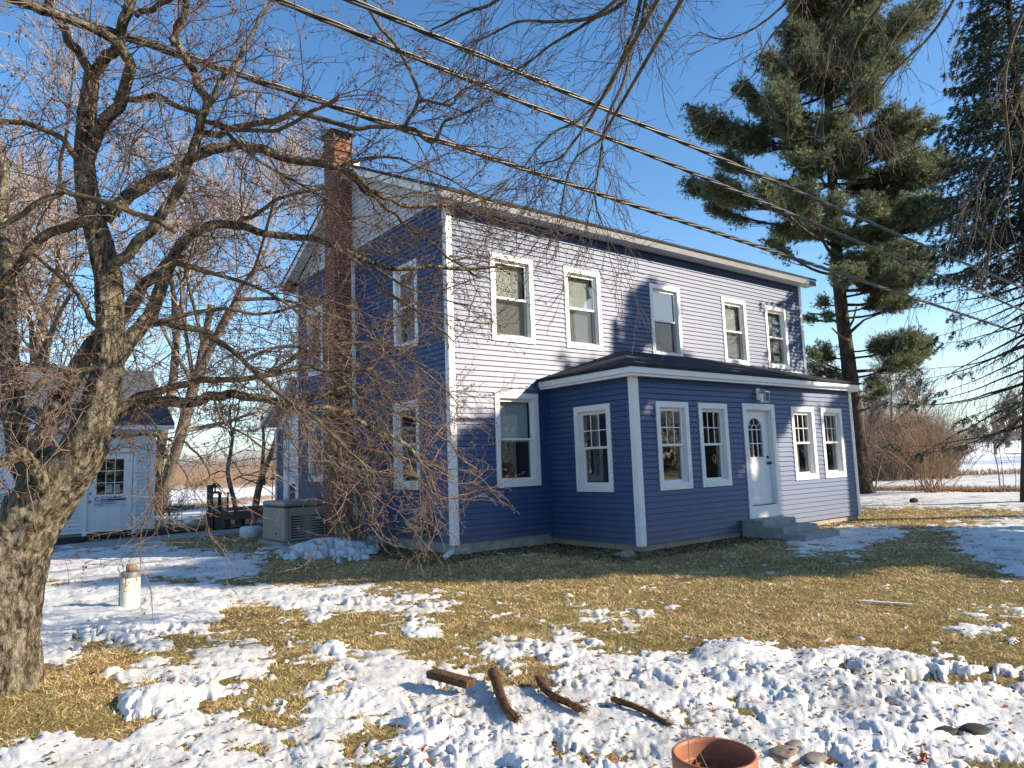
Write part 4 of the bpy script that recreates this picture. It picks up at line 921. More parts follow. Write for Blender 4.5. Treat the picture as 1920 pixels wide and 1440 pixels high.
# ------------------------------------------------------------------ bare tree hanging in from above
def overhang():
    hub = at(1750, -1500, 4.2)
    base = np.array([CAM[0], CAM[1], 0])+RH*5.2-FH*1.5
    T = empty('overhanging_tree', base, 'bare grey tree whose drooping branches hang in over the power lines', 'tree')
    tp_ = smooth_path([base-np.array([0, 0, .1]), base+np.array([0, 0, 2]), base+np.array([-.2, .1, 4.6]), base+np.array([-.5, .5, 7.0])], 1)
    thick('trunk', tp_, list(np.linspace(.27, .14, len(tp_))), bark_l, T, 20)
    top = base+np.array([-.5, .5, 6.9])
    L = [
     ([(1216, -120), (1213, -10), (1203, 50), (1180, 97), (1173, 150), (1143, 207), (1130, 260), (1123, 317), (1112, 373), (1133, 430)], 4.5, 1.2, 5.2, 5.0),
     ([(1225, -120), (1203, -10), (1190, 50), (1173, 93), (1150, 157), (1120, 197), (1073, 233), (1040, 245), (1010, 275), (985, 310)], 4.5, 1.2, 5.2, 5.2),
     ([(1112, 215), (1080, 262), (1050, 300), (1010, 307)], 3, 1.5, 5.15, 5.2),
     ([(1130, 262), (1105, 275), (1075, 298), (1060, 340), (1050, 400)], 2.5, 1.2, 5.1, 5.2),
     ([(1240, -120), (1190, -20), (1153, 20), (1100, 37), (1040, 42), (973, 37), (930, 60), (890, 80)], 5, 1.5, 5.0, 5.3),
     ([(1180, -20), (1120, 30), (1075, 60), (1030, 85), (990, 120), (950, 140)], 4, 1.4, 5.1, 5.4),
     ([(1000, -60), (930, 7), (873, 23), (835, 45), (810, 55)], 4, 1.6, 5.0, 5.3),
     ([(1540, -80), (1480, 0), (1430, 45), (1380, 70), (1345, 75), (1312, 60)], 3, 1.2, 5.6, 5.8),
     ([(1540, -80), (1500, 10), (1460, 50), (1430, 90), (1415, 140)], 3, 1.2, 5.6, 5.8),
     ([(1800, -80), (1727, 0), (1680, 67), (1660, 100), (1635, 140), (1640, 200)], 4, 1.4, 5.6, 5.8),
     ([(1830, -80), (1790, 0), (1747, 67), (1700, 110), (1660, 150), (1630, 210)], 4, 1.4, 5.6, 5.9),
     ([(1640, -80), (1600, 0), (1560, 60), (1550, 120), (1540, 190), (1545, 270)], 3.5, 1.2, 5.6, 5.9),
     ([(1700, -80), (1660, 0), (1610, 60), (1590, 130), (1600, 190), (1625, 260)], 3.5, 1.2, 5.6, 5.9),
     ([(1960, -60), (1900, 60), (1880, 160), (1890, 260), (1900, 330), (1860, 420), (1850, 520)], 4, 1.3, 5.0, 5.3),
     ([(2000, 40), (1930, 130), (1890, 240), (1850, 320), (1800, 400), (1770, 480)], 4, 1.2, 5.0, 5.4),
     ([(1400, -80), (1330, -20), (1290, -5), (1270, 5)], 3, 1.2, 5.4, 5.6),
    ]
    S = Segs(); K = dict(step=[.05, .07, .10], kink=.16, grav=[-.1, -.9, -.7], kids=[0, 9, 9.0], ratio=[0, .42, .55], spread=.42, minr=.0019)
    for px, r0, r1, d0, d1 in L:
        n = len(px)-1; pts = [at(u, v, d0+(d1-d0)*i/n) for i, (u, v) in enumerate(px)]
        s0 = pts[0]; mid = (s0*.5+top*.5)+np.array([0, 0, .9])
        full = smooth_path([top, mid]+pts, 1); n = len(full)
        rad = [max(r1, 12-(12-r0)*min(1, i/5)) if i < 5 else r0+(r1-r0)*((i-5)/(n-6)) for i in range(n)]
        thick('branch', full, [r*5.2/FPX for r in rad], twigd, T, 7, .05)
        rs = resample(pts, .055); N = len(rs)
        for i, q in enumerate(rs):
            if RN() < (.75 if px[1][0] < 1300 else .42):
                td = rs[min(i+1, N-1)]-rs[max(i-1, 0)]; td = td/(np.linalg.norm(td)+1e-9)
                dd = nrm(tuple(td*.9+np.array([GA(0, .5), GA(0, .5), GA(0, .4)])))
                grow(S, tuple(q), dd, random.uniform(.25, .85), .0036*random.uniform(.7, 1.2), 2, K)
    S.build('twigs', tw_dark, T, 3); print('overhang segs', len(S.a))
overhang()

# ------------------------------------------------------------------ generic leafless tree
def bare_tree(name, base, h, label, m_tr, m_tw, r0=.2, levels=4, spread=.5, stems=1, group=None, crown=.35, dens=1., lean=(0, 0), minr=.004, up=.35, cat='tree', stemsp=.25):
    T = empty(name, base, label, cat, group); S = Segs(); B = Segs()
    def rec(p, d, L, r, lev):
        n = 5; st = L/n
        for i in range(n):
            d = nrm((d[0]+GA(0, .10), d[1]+GA(0, .10), d[2]+GA(0, .07)+up*.12))
            q = (p[0]+d[0]*st, p[1]+d[1]*st, p[2]+d[2]*st); r2 = max(minr, r*.90)
            (B if lev >= levels-1 else S).add(p, q, r, r2); p, r = q, r2
            if lev > 0 and (lev < levels or i >= int(n*crown)):
                for _ in range(3 if lev <= 2 else 2):
                    if RN() < .62*dens: rec(p, rnd_dir((d[0]*.8, d[1]*.8, d[2]*.8+.1), spread), L*random.uniform(.42, .66), max(minr, r*.55), lev-1)
    for k in range(stems):
        d = nrm((lean[0]+GA(0, stemsp if stems > 1 else .03), lean[1]+GA(0, stemsp if stems > 1 else .03), 1))
        rec(tuple(base+np.array([GA(0, .05), GA(0, .05), -.05]) if stems > 1 else base-np.array([0, 0, .05])), d, h*.58, r0, levels)
    B.build('trunk', m_tr, T, 8); S.build('crown', m_tw, T, 3); print(name, len(S.a)); return T
def d2(u, v, d): p = at(u, v, d); p[2] = ground_z(p[0], p[1]); return p
bare_tree('backyard_tree', d2(292, 900, 29), 15.5, 'tall pale leafless multi stemmed tree rising behind the small white building', tw_grey, tw_pale, .24, 5, .42, 3, dens=.66, crown=.2, minr=.009, stemsp=.16)
bare_tree('backyard_tree', d2(30, 900, 24), 15, 'tall leafless tree behind the crabapple at the far left edge', tw_grey, tw_pale, .24, 4, .45, 2, minr=.009, stemsp=.15)
# two small orchard trees with traced stems
def small_tree(stems, d, label):
    T = empty('orchard_tree', d2(*stems[0][0][0], d), label, 'tree', 'small orchard trees behind the house'); S = Segs()
    K = dict(step=[.12, .18, .25], kink=.25, grav=[0, 0, .05], kids=[0, 3.4, 3.0], ratio=[0, .45, .5], spread=.6, minr=.006)
    for px, r0, r1 in stems:
        pa = smooth_path([at(u, v, d) for u, v in px], 1); n = len(pa)
        thick('stem', pa, [max(r1, r0+(r1-r0)*i/(n-1))*d/FPX for i in range(n)], bark_l, T, 9, .1)
        rs = resample(pa[len(pa)//3:], .35)
        for q in rs:
            if RN() < .8: grow(S, tuple(q), nrm((GA(0, 1), GA(0, 1), GA(.5, .5))), random.uniform(.6, 1.8), .02, 2, K)
    S.build('twigs', tw_grey, T, 3)
small_tree([([(446, 985), (441, 945), (430, 905), (426, 880), (432, 850), (437, 815), (430, 790), (432, 760)], 4.5, 2.5), ([(437, 900), (450, 892), (465, 890)], 1.4, 1), ([(437, 815), (445, 780), (450, 740)], 2, 1)], 21, 'small leafless tree with a thin crooked trunk behind the wooden bench')
small_tree([([(474, 985), (482, 930), (492, 890), (505, 860), (515, 830), (525, 790)], 7, 3), ([(490, 893), (493, 860), (495, 820), (490, 780)], 4, 2)], 20.5, 'small leafless tree with a thicker forked trunk beside the house corner')

# ------------------------------------------------------------------ shrub by the chimney, shrub by the shed
def shrub(name, base, h, n, label, m, leanv=(0, 0), sp=.45, r=.012, K=None, tips=None, spreadb=.12):
    T = empty(name, base, label, 'shrub'); S = Segs(); B = Segs()
    K = K or dict(step=[.05, .09, .15], kink=.17, grav=[0, -.05, -.12], kids=[0, 7, 4.5], ratio=[0, .35, .38], spread=.5, minr=.0022)
    K['tips'] = tips; K['tipp'] = .3
    for i in range(n):
        b = base+np.array([GA(0, spreadb), GA(0, spreadb), -.03]); d = nrm((leanv[0]+GA(0, sp), leanv[1]+GA(0, sp), 1))
        L = h*random.uniform(.6, 1.15); p = tuple(b); rr = r*random.uniform(.6, 1.3); m_ = 8
        for k in range(m_):
            d = nrm((d[0]+GA(0, .06)+.02*leanv[0], d[1]+GA(0, .06), d[2]+GA(0, .04)-.05)); q = tuple(np.array(p)+np.array(d)*L/m_)
            B.add(p, q, rr, rr*.87); rr *= .87; p = q
            if k > 1:
                for _ in range(2):
                    if RN() < .75: grow(S, p, rnd_dir(d, .45), L*random.uniform(.2, .42), rr*.6, 2, K)
    B.build('stems', m, T, 6)['kind'] = 'stuff'; S.build('twigs', m, T, 3)['kind'] = 'stuff'; print(name, len(S.a)); return T
shrub('lilac_shrub', G(664, 1030), 2.7, 30, 'tall tangled bare shrub standing against the brick chimney', tw_tan, (-.10, .0), .22, .020, spreadb=.14)
sb = []
shrub('berry_shrub', G(318, 994), 1.55, 22, 'bare rounded shrub at the right end of the small white building', tw_grey, (0, 0), .30, .010, K=dict(step=[.04, .07, .12], kink=.15, grav=[0, .2, .1], kids=[0, 8, 6], ratio=[0, .4, .4], spread=.4, minr=.003), spreadb=.2)
shrub('dead_perennial', G(208, 1000), .42, 5, 'small dead flower stalks in the bed left of the white building door', dark, (0, 0), .2, .005, spreadb=.04)

# ================================================================== EVERGREENS
def tufts(P, D, nn, ln, wd, cols, spread=1.):
    """bursts of needles: P points, D directions -> triangles"""
    n = len(P); P = np.repeat(P, nn, 0); D = np.repeat(D, nn, 0); C = np.repeat(cols, nn, 0)
    d = D+rng.normal(0, .55*spread, (n*nn, 3)); d /= np.linalg.norm(d, axis=1, keepdims=True)+1e-9
    L = ln*rng.uniform(.6, 1.15, (n*nn, 1)); s = np.cross(d, rng.normal(0, 1, (n*nn, 3))); s /= np.linalg.norm(s, axis=1, keepdims=True)+1e-9
    s *= wd*rng.uniform(.7, 1.2, (n*nn, 1)); a = P+d*L*.08
    V = np.stack([a-s, a+s, P+d*L], 1).reshape(-1, 3); C = C*rng.uniform(.75, 1.25, (n*nn, 1))
    return V, np.repeat(C, 3, 0)
def pine(name, base, trunk, r0, blobs, depth, label, density=1., group=None, pxmode=True, ln=.17, wd=.009, nn=10, limbs=True):
    T = empty(name, base, label, 'tree', group)
    path = smooth_path(trunk, 1); n = len(path)
    thick('trunk', path, [r0*(1-.72*(i/(n-1))**1.1)+(.12*r0/(.3+i) if i < 4 else 0) for i in range(n)], pinebark, T, 22, .09, 2.4)
    S = Segs(); Ps, Ds, Cs = [], [], []
    tp = np.array(resample(path, .25))
    for b in blobs:
        c, rad = b[0], b[1]
        # limb leaves the trunk below the clump and sweeps out
        h = c[2]-.35*np.linalg.norm((c-tp)[:, :2].min()) if 0 else c[2]
        hd = np.linalg.norm(tp[:, :2]-c[:2], axis=1); want = c[2]-.28*hd.mean()
        k = int(np.argmin(np.abs(tp[:, 2]-want))); s = tp[k]; mid = (s+c)/2+np.array([0, 0, -.10*np.linalg.norm(c-s)])
        lp = smooth_path([s, mid, c], 2); m_ = len(lp); L = np.linalg.norm(c-s)
        for i in range(m_-1): S.add(lp[i], lp[i+1], .024+.022*L*(1-i/m_)*.6, .024+.022*L*(1-(i+1)/m_)*.6)
        vol = float(np.prod(rad))**(1/3); nb = int(34*density*vol**2/.36)+8
        for _ in range(nb):
            q = rng.normal(0, 1, 3); q /= np.linalg.norm(q); e = c+q*rad*rng.uniform(.35, 1.02)*(1.35 if rng.random() < .12 else 1)
            st = lp[rng.integers(m_//2, m_)]+rng.normal(0, .05, 3); v = e-st; l = np.linalg.norm(v)+1e-6
            j = 4; pr = st
            for i in range(1, j+1):
                f = i/j; x = st+v*f+np.array([0, 0, -.10*l*math.sin(math.pi*f)]); S.add(pr, x, .014*(1.15-f)+.003, .014*(1.15-f)); pr = x
            nt_ = int(max(5, l*15)); f = rng.uniform(.38, 1.05, nt_); pts = st+v*f[:, None]+np.array([0, 0, -.10*l])*np.sin(math.pi*np.clip(f, 0, 1))[:, None]+rng.normal(0, .10, (nt_, 3))*np.array([1, 1, .75])
            vd = v/l; dd = vd*.6+rng.normal(0, .5, (nt_, 3))+np.array([0, 0, .45]); dd /= np.linalg.norm(dd, axis=1, keepdims=True)
            tone = rng.uniform(.6, 1.5); base_c = np.array([.135, .185, .10])*tone*np.array([1+.35*rng.random(), 1, 1])
            Ps.append(pts); Ds.append(dd); Cs.append(np.tile(base_c, (nt_, 1)))
    P, D, C = np.concatenate(Ps), np.concatenate(Ds), np.concatenate(Cs)
    V, C = tufts(P, D, nn, ln, wd, C); F = np.arange(len(V)).reshape(-1, 3)
    cr = S.build('limbs', pinebark, T, 5); mesh_obj('foliage', V, F, needlem, T, False, C); print(name, 'tris', len(F)); return T
def bl(u, v, ru, rv, d, dz=None):
    c = at(u, v, d); k = d/FPX; return (c, np.array([ru*k, (dz or ru*.8)*k, rv*k]))
d0 = 27.
B = []
for (u, v, ru, rv) in [(1530, 20, 55, 45), (1600, 15, 60, 50), (1500, 80, 45, 45), (1565, 85, 60, 50), (1630, 70, 50, 50), (1690, 45, 45, 40), (1735, 15, 35, 32), (1560, 150, 60, 40), (1500, 150, 45, 35), (1615, 140, 50, 38), (1670, 110, 36, 30), (1440, 115, 26, 32), (1455, 165, 36, 32), (1420, 200, 22, 25), (1390, 165, 22, 26),
  (1545, -60, 80, 50), (1640, -50, 70, 50), (1330, 235, 46, 32), (1390, 255, 50, 32), (1300, 215, 20, 18), (1450, 235, 40, 28), (1500, 255, 45, 30), (1560, 235, 45, 28), (1520, 300, 50, 26), (1590, 290, 50, 32), (1640, 260, 34, 20), (1700, 240, 36, 15), (1745, 228, 22, 11), (1350, 350, 48, 22), (1300, 350, 26, 20), (1340, 390, 22, 14), (1430, 350, 30, 20), (1455, 375, 24, 12),
  (1620, 340, 45, 28), (1680, 335, 55, 36), (1735, 325, 36, 30), (1760, 290, 20, 18), (1745, 375, 32, 20), (1660, 385, 45, 24), (1700, 395, 30, 16), (1480, 430, 46, 24), (1540, 425, 50, 26), (1450, 455, 24, 10), (1600, 445, 30, 22), (1680, 465, 45, 20), (1725, 480, 30, 18),
  (1640, 510, 34, 24), (1690, 515, 50, 24), (1735, 505, 22, 16), (1650, 560, 30, 26), (1695, 565, 28, 20), (1540, 565, 15, 12), (1515, 595, 10, 5), (1552, 590, 14, 8),
  (1655, 645, 30, 24), (1700, 640, 45, 26), (1735, 648, 24, 24), (1690, 675, 46, 16), (1545, 665, 22, 28), (1525, 690, 16, 22), (1560, 700, 20, 16), (1590, 705, 16, 10), (1640, 715, 22, 16), (1655, 735, 14, 10), (1520, 660, 10, 14), (1490, 20, 20, 40), (1360, 300, 30, 18)]:
    B.append(bl(u, v, ru*1.05, rv*1.0, d0+GA(0, .9)))
for _ in range(66):
    v = random.uniform(-60, 545); hw = np.interp(v, [-60, 60, 200, 300, 400, 460, 545], [90, 120, 140, 150, 150, 100, 70]); B.append(bl(1590+(35 if v > 300 else 0)+random.uniform(-1, 1)*hw, v, 38, 20, d0+GA(0, 1.3)))
pine('white_pine', d2(1617, 926, d0), [at(1619, 930, d0), at(1610, 850, d0), at(1601, 760, d0), at(1588, 660, d0), at(1575, 560, d0), at(1567, 450, d0), at(1560, 330, d0), at(1552, 180, d0), at(1560, 20, d0), at(1565, -120, d0)], .33, B, d0, 'large dark green white pine standing behind the right end of the porch', 2.0, ln=.19, wd=.012)
# dead stubs on its trunk
for px in ([(1592, 640), (1575, 630), (1560, 615)], [(1588, 620), (1600, 600), (1606, 575)], [(1610, 745), (1625, 745), (1643, 743)], [(1612, 770), (1622, 768), (1630, 764)], [(1575, 590), (1550, 590), (1520, 588)], [(1572, 500), (1558, 498), (1545, 494)], [(1595, 622), (1620, 600), (1670, 580), (1730, 575)]):
    S = Segs(); p = [at(u, v, d0-.25-.1*i) for i, (u, v) in enumerate(px)]
    for i in range(len(p)-1): S.add(p[i], p[i+1], .075/(1+.9*i), .07/(1.6+.9*i))
    S.build('dead_branch', twigd, bpy.data.objects['white_pine'], 6)

def spruce(name, base, h, label, rb=3.0, bare=4.6, seedn=3, group=None, r0=.27, full=False):
    random.seed(seedn); T = empty(name, base, label, 'tree', group); S = Segs()
    lv = RH*1.15
    path = [base+np.array([0, 0, -.1]), base+lv*.62+np.array([.0, 0, h*.3]), base+lv*.9+np.array([.0, 0, h*.65]), base+lv+np.array([0, 0, h])]; ctr = lambda q: base+lv*min(1, .62*q/.3 if q < .3 else .62+.38*(q-.3)/.7)
    thick('trunk', path, [r0, r0*.8, r0*.5, .04], pinebark, T, 18, .05, 2.4)
    Ps, Ds, Cs = [], [], []; z = 2.2 if not full else .8
    while z < h-.2:
        f = z/h; Lm = rb*(1-f)**.8*(1.0 if z > bare else .95)
        for _ in range(6 if z > bare else 3):
            a = RN()*6.283; L = Lm*random.uniform(.7, 1.1); el = .05-.40*(1-f); d = (math.cos(a)*math.cos(el), math.sin(a)*math.cos(el), math.sin(el)); cc = ctr(f); p = (cc[0], cc[1], z+base[2])
            n = max(4, int(L/.22)); st = L/n; r = .012+.012*L; foli = z > bare
            for i in range(n):
                d = nrm((d[0]+GA(0, .05), d[1]+GA(0, .05), d[2]+GA(0, .04)+.09*(i/n)-.02)); q = (p[0]+d[0]*st, p[1]+d[1]*st, p[2]+d[2]*st)
                S.add(p, q, r, r*.86); r *= .86; p = q
                live = (foli and i > n*.15) or (not foli and i > n*.7 and RN() < .4)
                for sd in (-1, 1):
                    if RN() < .9 and i > 0:
                        sx = nrm((-d[1]*sd+d[0]*.6, d[0]*sd+d[1]*.6, d[2]-.35+GA(0, .12))); l = (.25+.45*(1-i/n)*Lm/3)*random.uniform(.5, 1.2)
                        m_ = 5; pp = p
                        for k in range(m_):
                            sx = nrm((sx[0]+GA(0, .08), sx[1]+GA(0, .08), sx[2]-.12)); qq = (pp[0]+sx[0]*l/m_, pp[1]+sx[1]*l/m_, pp[2]+sx[2]*l/m_); S.add(pp, qq, .007, .005); pp = qq
                            if live: 
                                for e in range(3): RN() < .8 and Ds.append(sx) is None and Cs.append(RN()) is None and Ps.append((pp[0]+GA(0, .02), pp[1]+GA(0, .02), pp[2]+GA(0, .02)))
                if live: Ps.append(p); Ds.append(d); Cs.append(RN())
        z += random.uniform(.12, .22)*(1 if z > bare else 1.7)
    P, D = np.array(Ps), np.array(Ds); t = np.array(Cs)[:, None]; C = np.array([.060, .088, .060])*(.7+.7*t)
    V, C = tufts(P, D, 6, .10, .011, C, 1.1); S.build('branches', pinebark, T, 3); mesh_obj('foliage', V, np.arange(len(V)).reshape(-1, 3), needlem, T, False, C); print(name, len(S.a), len(V)//3)
sb_ = at(1928, 930, 20.); sb_[2] = 0
spruce('spruce_tree', sb_, 17.5, 'dark drooping spruce tree at the right edge with bare lower branches', 4.9, 6.6, r0=.23)

# evergreens standing right of the view, whose shade falls on the house
SUNH = np.array([math.cos(TH), -math.sin(TH), 0])
def sunpos(c, zeq, tc): 
    x = tc*math.cos(TH)+c*math.sin(TH); y = -tc*math.sin(TH)+c*math.cos(TH); return np.array([x, y, zeq+(tc-1.)*math.tan(EL)])
def shade_tree(cs, tc, label, trunk_c):
    B = []
    for (c, z, r) in cs: B.append((sunpos(c, z, tc)+SUNH*GA(0, .5), np.array([r, r, r*.85])))
    b = sunpos(trunk_c, 0, tc); b[2] = 0; top = max(x[0][2] for x in B)
    pine('shade_pine', b, [b, b+np.array([.05, 0, top*.3]), b+np.array([.1, .05, top*.7]), b+np.array([.05, .1, top])], .36, B, 0, label, 1.7, 'evergreens right of the view', ln=.30, wd=.045, nn=8)
shade_tree([(4.1, 3.75, .36), (4.0, 3.3, .45), (3.5, 3.0, .42), (4.5, 3.0, .45), (3.0, 2.65, .42), (2.5, 2.35, .45), (3.9, 2.6, .55), (3.3, 2.1, .6), (4.75, 2.2, .45), (2.3, 1.6, .6), (4.4, 1.4, .5), (2.8, 1.2, .7), (3.7, 1.0, .65), (2.6, 0, .8), (3.5, 0, .5), (2.5, -1.2, .6), (2.3, -2.2, .6), (2.2, -3.1, .9), (3.3, -3.4, .8)], 20., 'tall pine standing right of the view, nearest the middle of the group', 3.2)
shade_tree([(1.8, 1.85, .6), (1.2, 1.75, .6), (.6, 1.75, .6), (1.7, 1.2, .9), (.9, .8, .9), (1.5, .0, .9), (.7, -.4, .9), (1.4, -1.2, .9), (.6, -1.5, .9), (1.5, -2.9, .7), (.3, -2.8, .8), (1.7, -3.4, .8), (1.4, -4.2, .8), (.4, -3.9, .8)], 19.2, 'pine standing right of the view, second from the left of the group', 1.1)
shade_tree([(-2.2, 2.3, .6), (-2.8, 2.6, .45), (-2.2, 1.3, .7), (-2.7, 1.6, .5), (-2.1, .3, .7), (-1.9, -.9, .6), (-1.9, -2.2, .5), (-2.0, -3.2, .5), (-.1, 1.9, .7), (-.8, 2.0, .7), (-1.5, 1.9, .6), (-.3, 1.0, .9), (-1.2, .9, .9), (-.2, .1, .9), (-1.3, -.1, .9), (-.5, -.9, .9), (-1.5, -1.0, .7), (-.3, -1.9, .9), (-1.3, -2.0, .9), (-.4, -2.9, .9), (-1.4, -3.0, .7), (-.4, -3.9, .8), (-1.4, -4., .7)], 18.6, 'pine standing right of the view, leftmost of the group', -.8)
shade_tree([(5.6, -.4, .5), (6.3, .5, .45), (5.8, 1.5, .3), (6.5, 1.6, .3)], 21., 'thin pine standing right of the view, rightmost of the group', 5.75)

# ================================================================== FAR VEGETATION
def fan_stuff(name, spots, m, kind='stuff', label=None, n=3):
    S = Segs()
    for (x, y, h, w, k) in spots:
        b = np.array([x, y, ground_z(np.array(x), np.array(y))+0.])
        for _ in range(k):
            d = nrm((GA(0, w), GA(0, w), 1)); p = tuple(b+np.array([GA(0, .05*h), GA(0, .05*h), 0])); L = h*random.uniform(.45, 1.05); r = h*.006+.002; s = 4
            for i in range(s):
                d = nrm((d[0]+GA(0, .14), d[1]+GA(0, .14), d[2])); q = tuple(np.array(p)+np.array(d)*L/s); S.add(p, q, r, r*.7)
                if i >= 1:
                    for _ in range(3):
                        dd = rnd_dir(d, .45); l = L*random.uniform(.12, .3); e = tuple(np.array(q)+np.array(dd)*l); S.add(q, e, r*.6, r*.35)
                        for _ in range(2): S.add(e, tuple(np.array(e)+np.array(rnd_dir(dd, .5))*l*.6), r*.4, r*.25)
                p = q; r *= .7
    o = S.build(name, m, None, n); tag(o, kind=kind); print(name, len(S.a)); return o
# thicket right of the porch
sp = []
for i in range(300):
    u = random.uniform(1560, 1790); d = random.uniform(38, 58)-.0*u
    top = np.interp(u, [1560, 1640, 1700, 1760, 1800], [760, 745, 745, 770, 810])
    p = at(u, 900, d); h = (846-top)/FPX*d+1.5; sp.append((p[0], p[1], h*random.uniform(.55, 1.05), .34, 7))
fan_stuff('thicket', sp, tw_red)
bare_tree('thicket_tree', d2(1640, 900, 40), 8.0, 'slender leafless tree in the thicket just right of the pine trunk', tw_grey, tw_grey, .11, 4, .45, 1, minr=.008, group='trees in the right thicket')
bare_tree('thicket_tree', d2(1660, 900, 43), 8.0, 'leafless tree in the thicket with a wide tan crown, second right of the pine trunk', tw_grey, tw_tan, .11, 4, .5, 1, minr=.008, group='trees in the right thicket')
shrub('field_bush', G(1745, 924), 2.6, 46, 'tan fan shaped bare bush at the snow edge right of the pine', tw_tan, (0, 0), .42, .014, K=dict(step=[.12, .15, .2], kink=.12, grav=[0, .2, .1], kids=[0, 3.5, 3], ratio=[0, .4, .4], spread=.3, minr=.005), spreadb=.2)
def sapling(px, d, r, label):
    T = empty('sapling', d2(px[0][0], 925, d), label, 'sapling', 'thin saplings at the field edge'); pa = smooth_path([at(u, v, d) for u, v in px], 1); S = Segs(); n = len(pa)
    for i in range(n-1): S.add(pa[i], pa[i+1], r*(1-.8*i/n), r*(1-.8*(i+1)/n))
    S.build('stem', tw_grey, T, 5); S = Segs(); K = dict(step=[.1, .15, .2], kink=.15, grav=[0, .2, .1], kids=[0, 2, 2], ratio=[0, .4, .4], spread=.35, minr=.004)
    for q in pa[n//3:]:
        if RN() < .8: grow(S, tuple(q), nrm((GA(0, .5), GA(0, .5), .8)), .5, .006, 1, K)
    S.build('twigs', tw_grey, T, 3)
sapling([(1876, 922), (1872, 880), (1862, 840), (1868, 800), (1850, 780), (1835, 775)], 21, .02, 'tall thin leaning sapling by the field, left of the pair')
sapling([(1882, 922), (1880, 880), (1873, 840), (1868, 805)], 21.5, .014, 'upright thin sapling right beside the leaning one')
sapling([(1904, 922), (1905, 890), (1898, 870), (1888, 858)], 22, .012, 'short arching sapling nearest the right edge by the field')
sapling([(1640, 922), (1648, 880), (1655, 855), (1668, 835), (1655, 870)], 25, .03, 'crooked young tree stem beside the base of the pine')
# dry weeds along the field edges
def weeds(name, line, n, h, m, jit, near_r=.004, label=None):
    S = Segs(); pts = [G(u, v) for u, v in line]
    for _ in range(n):
        k = random.randrange(len(pts)-1); f = RN(); p = pts[k]*(1-f)+pts[k+1]*f; p = p+np.array([GA(0, jit), GA(0, jit), 0]); p[2] = float(ground_z(p[0], p[1])); H = h*random.uniform(.25, 1.1)
        d = nrm((GA(0, .22), GA(0, .22), 1)); q = p+np.array(d)*H*.55; e = q+np.array(nrm((d[0]+GA(0, .3), d[1]+GA(0, .3), .8)))*H*.45; S.add(tuple(p), tuple(q), near_r, near_r*.8); S.add(tuple(q), tuple(e), near_r*.8, near_r*.4)
        if RN() < .4: S.add(tuple(q), tuple(q+np.array(rnd_dir(d, .5))*H*.3), near_r*.7, near_r*.4)
    o = S.build(name, m, None, 3); tag(o, kind='stuff')
weeds('dry_weeds', [(1600, 921), (1700, 919), (1800, 919), (1925, 919)], 2600, .22, tw_tan, .35, .006)
weeds('dry_weeds', [(1630, 898), (1750, 893), (1925, 888)], 1500, .40, tw_tan, .9, .012)
weeds('dry_weeds', [(1600, 921), (1925, 921)], 1500, .10, leafm, .25, .03)
weeds('dry_weeds', [(285, 958), (360, 955), (430, 945), (515, 932)], 3000, .30, tw_tan, .7, .006)
weeds('dry_weeds', [(370, 930), (515, 925)], 120, 2.2, tw_tan, 1.6, .010)
# left brush line and far tree lines
sp = []   # woods across the road, behind and right of the photographer
for i in range(760):
    a = R(random.uniform(-112, 8)); d = random.uniform(75, 110); sp.append((d*math.cos(a), -6+d*math.sin(a), random.uniform(7, 13), .28, 7))
fan_stuff('roadside_woods', sp, tw_dark)
sp = []
for i in range(480):
    u = random.uniform(255, 560); d = random.uniform(95, 150); p = at(u, 880, d); h = random.uniform(1.6, 3.8)*d/110; sp.append((p[0], p[1], h, .35, 6))
fan_stuff('brush_line', sp, tw_tan)
sp = []
for i in range(420):
    u = random.uniform(230, 570); d = random.uniform(200, 330); p = at(u, 870, d); sp.append((p[0], p[1], random.uniform(6, 13), .28, 6))
fan_stuff('far_tree_line', sp, far_m)
sp = []
for i in range(620):
    u = random.uniform(1640, 2000); d = random.uniform(480, 640); p = at(u, 840, d); sp.append((p[0], p[1], random.uniform(5, 13), .30, 6))
fan_stuff('far_tree_line', sp, far_m)
bare_tree('field_oak', d2(1889, 838, 190), 15.5, 'big rounded leafless tree standing alone on the far snowy field', far_m, far_m, .55, 5, .46, 2, minr=.018, dens=.8, crown=.1, stemsp=.1, up=.5)
bare_tree('field_tree', d2(1853, 838, 260), 9.5, 'smaller leafless tree on the far field left of the big rounded one', far_m, far_m, .4, 4, .5, 1, minr=.035)
bare_tree('field_tree', d2(1828, 838, 330), 9.0, 'small distant leafless tree at the far left of the field trees', far_m, far_m, .35, 4, .5, 1, minr=.04)
pb = d2(1866, 835, 95); up_ = empty('utility_pole', pb, 'distant wooden utility pole with one crossarm on the snowy field', 'utility pole')
ph = (840-783)/FPX*95+1.5
MB().tube([pb, pb+np.array([0, 0, ph])], [.15, .11], 8).build('pole', tw_grey, up_)
MB().tube([pb+np.array([0, 0, ph-.5])-RH*1.2, pb+np.array([0, 0, ph-.5])+RH*1.2], .07, 6).build('crossarm', tw_grey, up_)

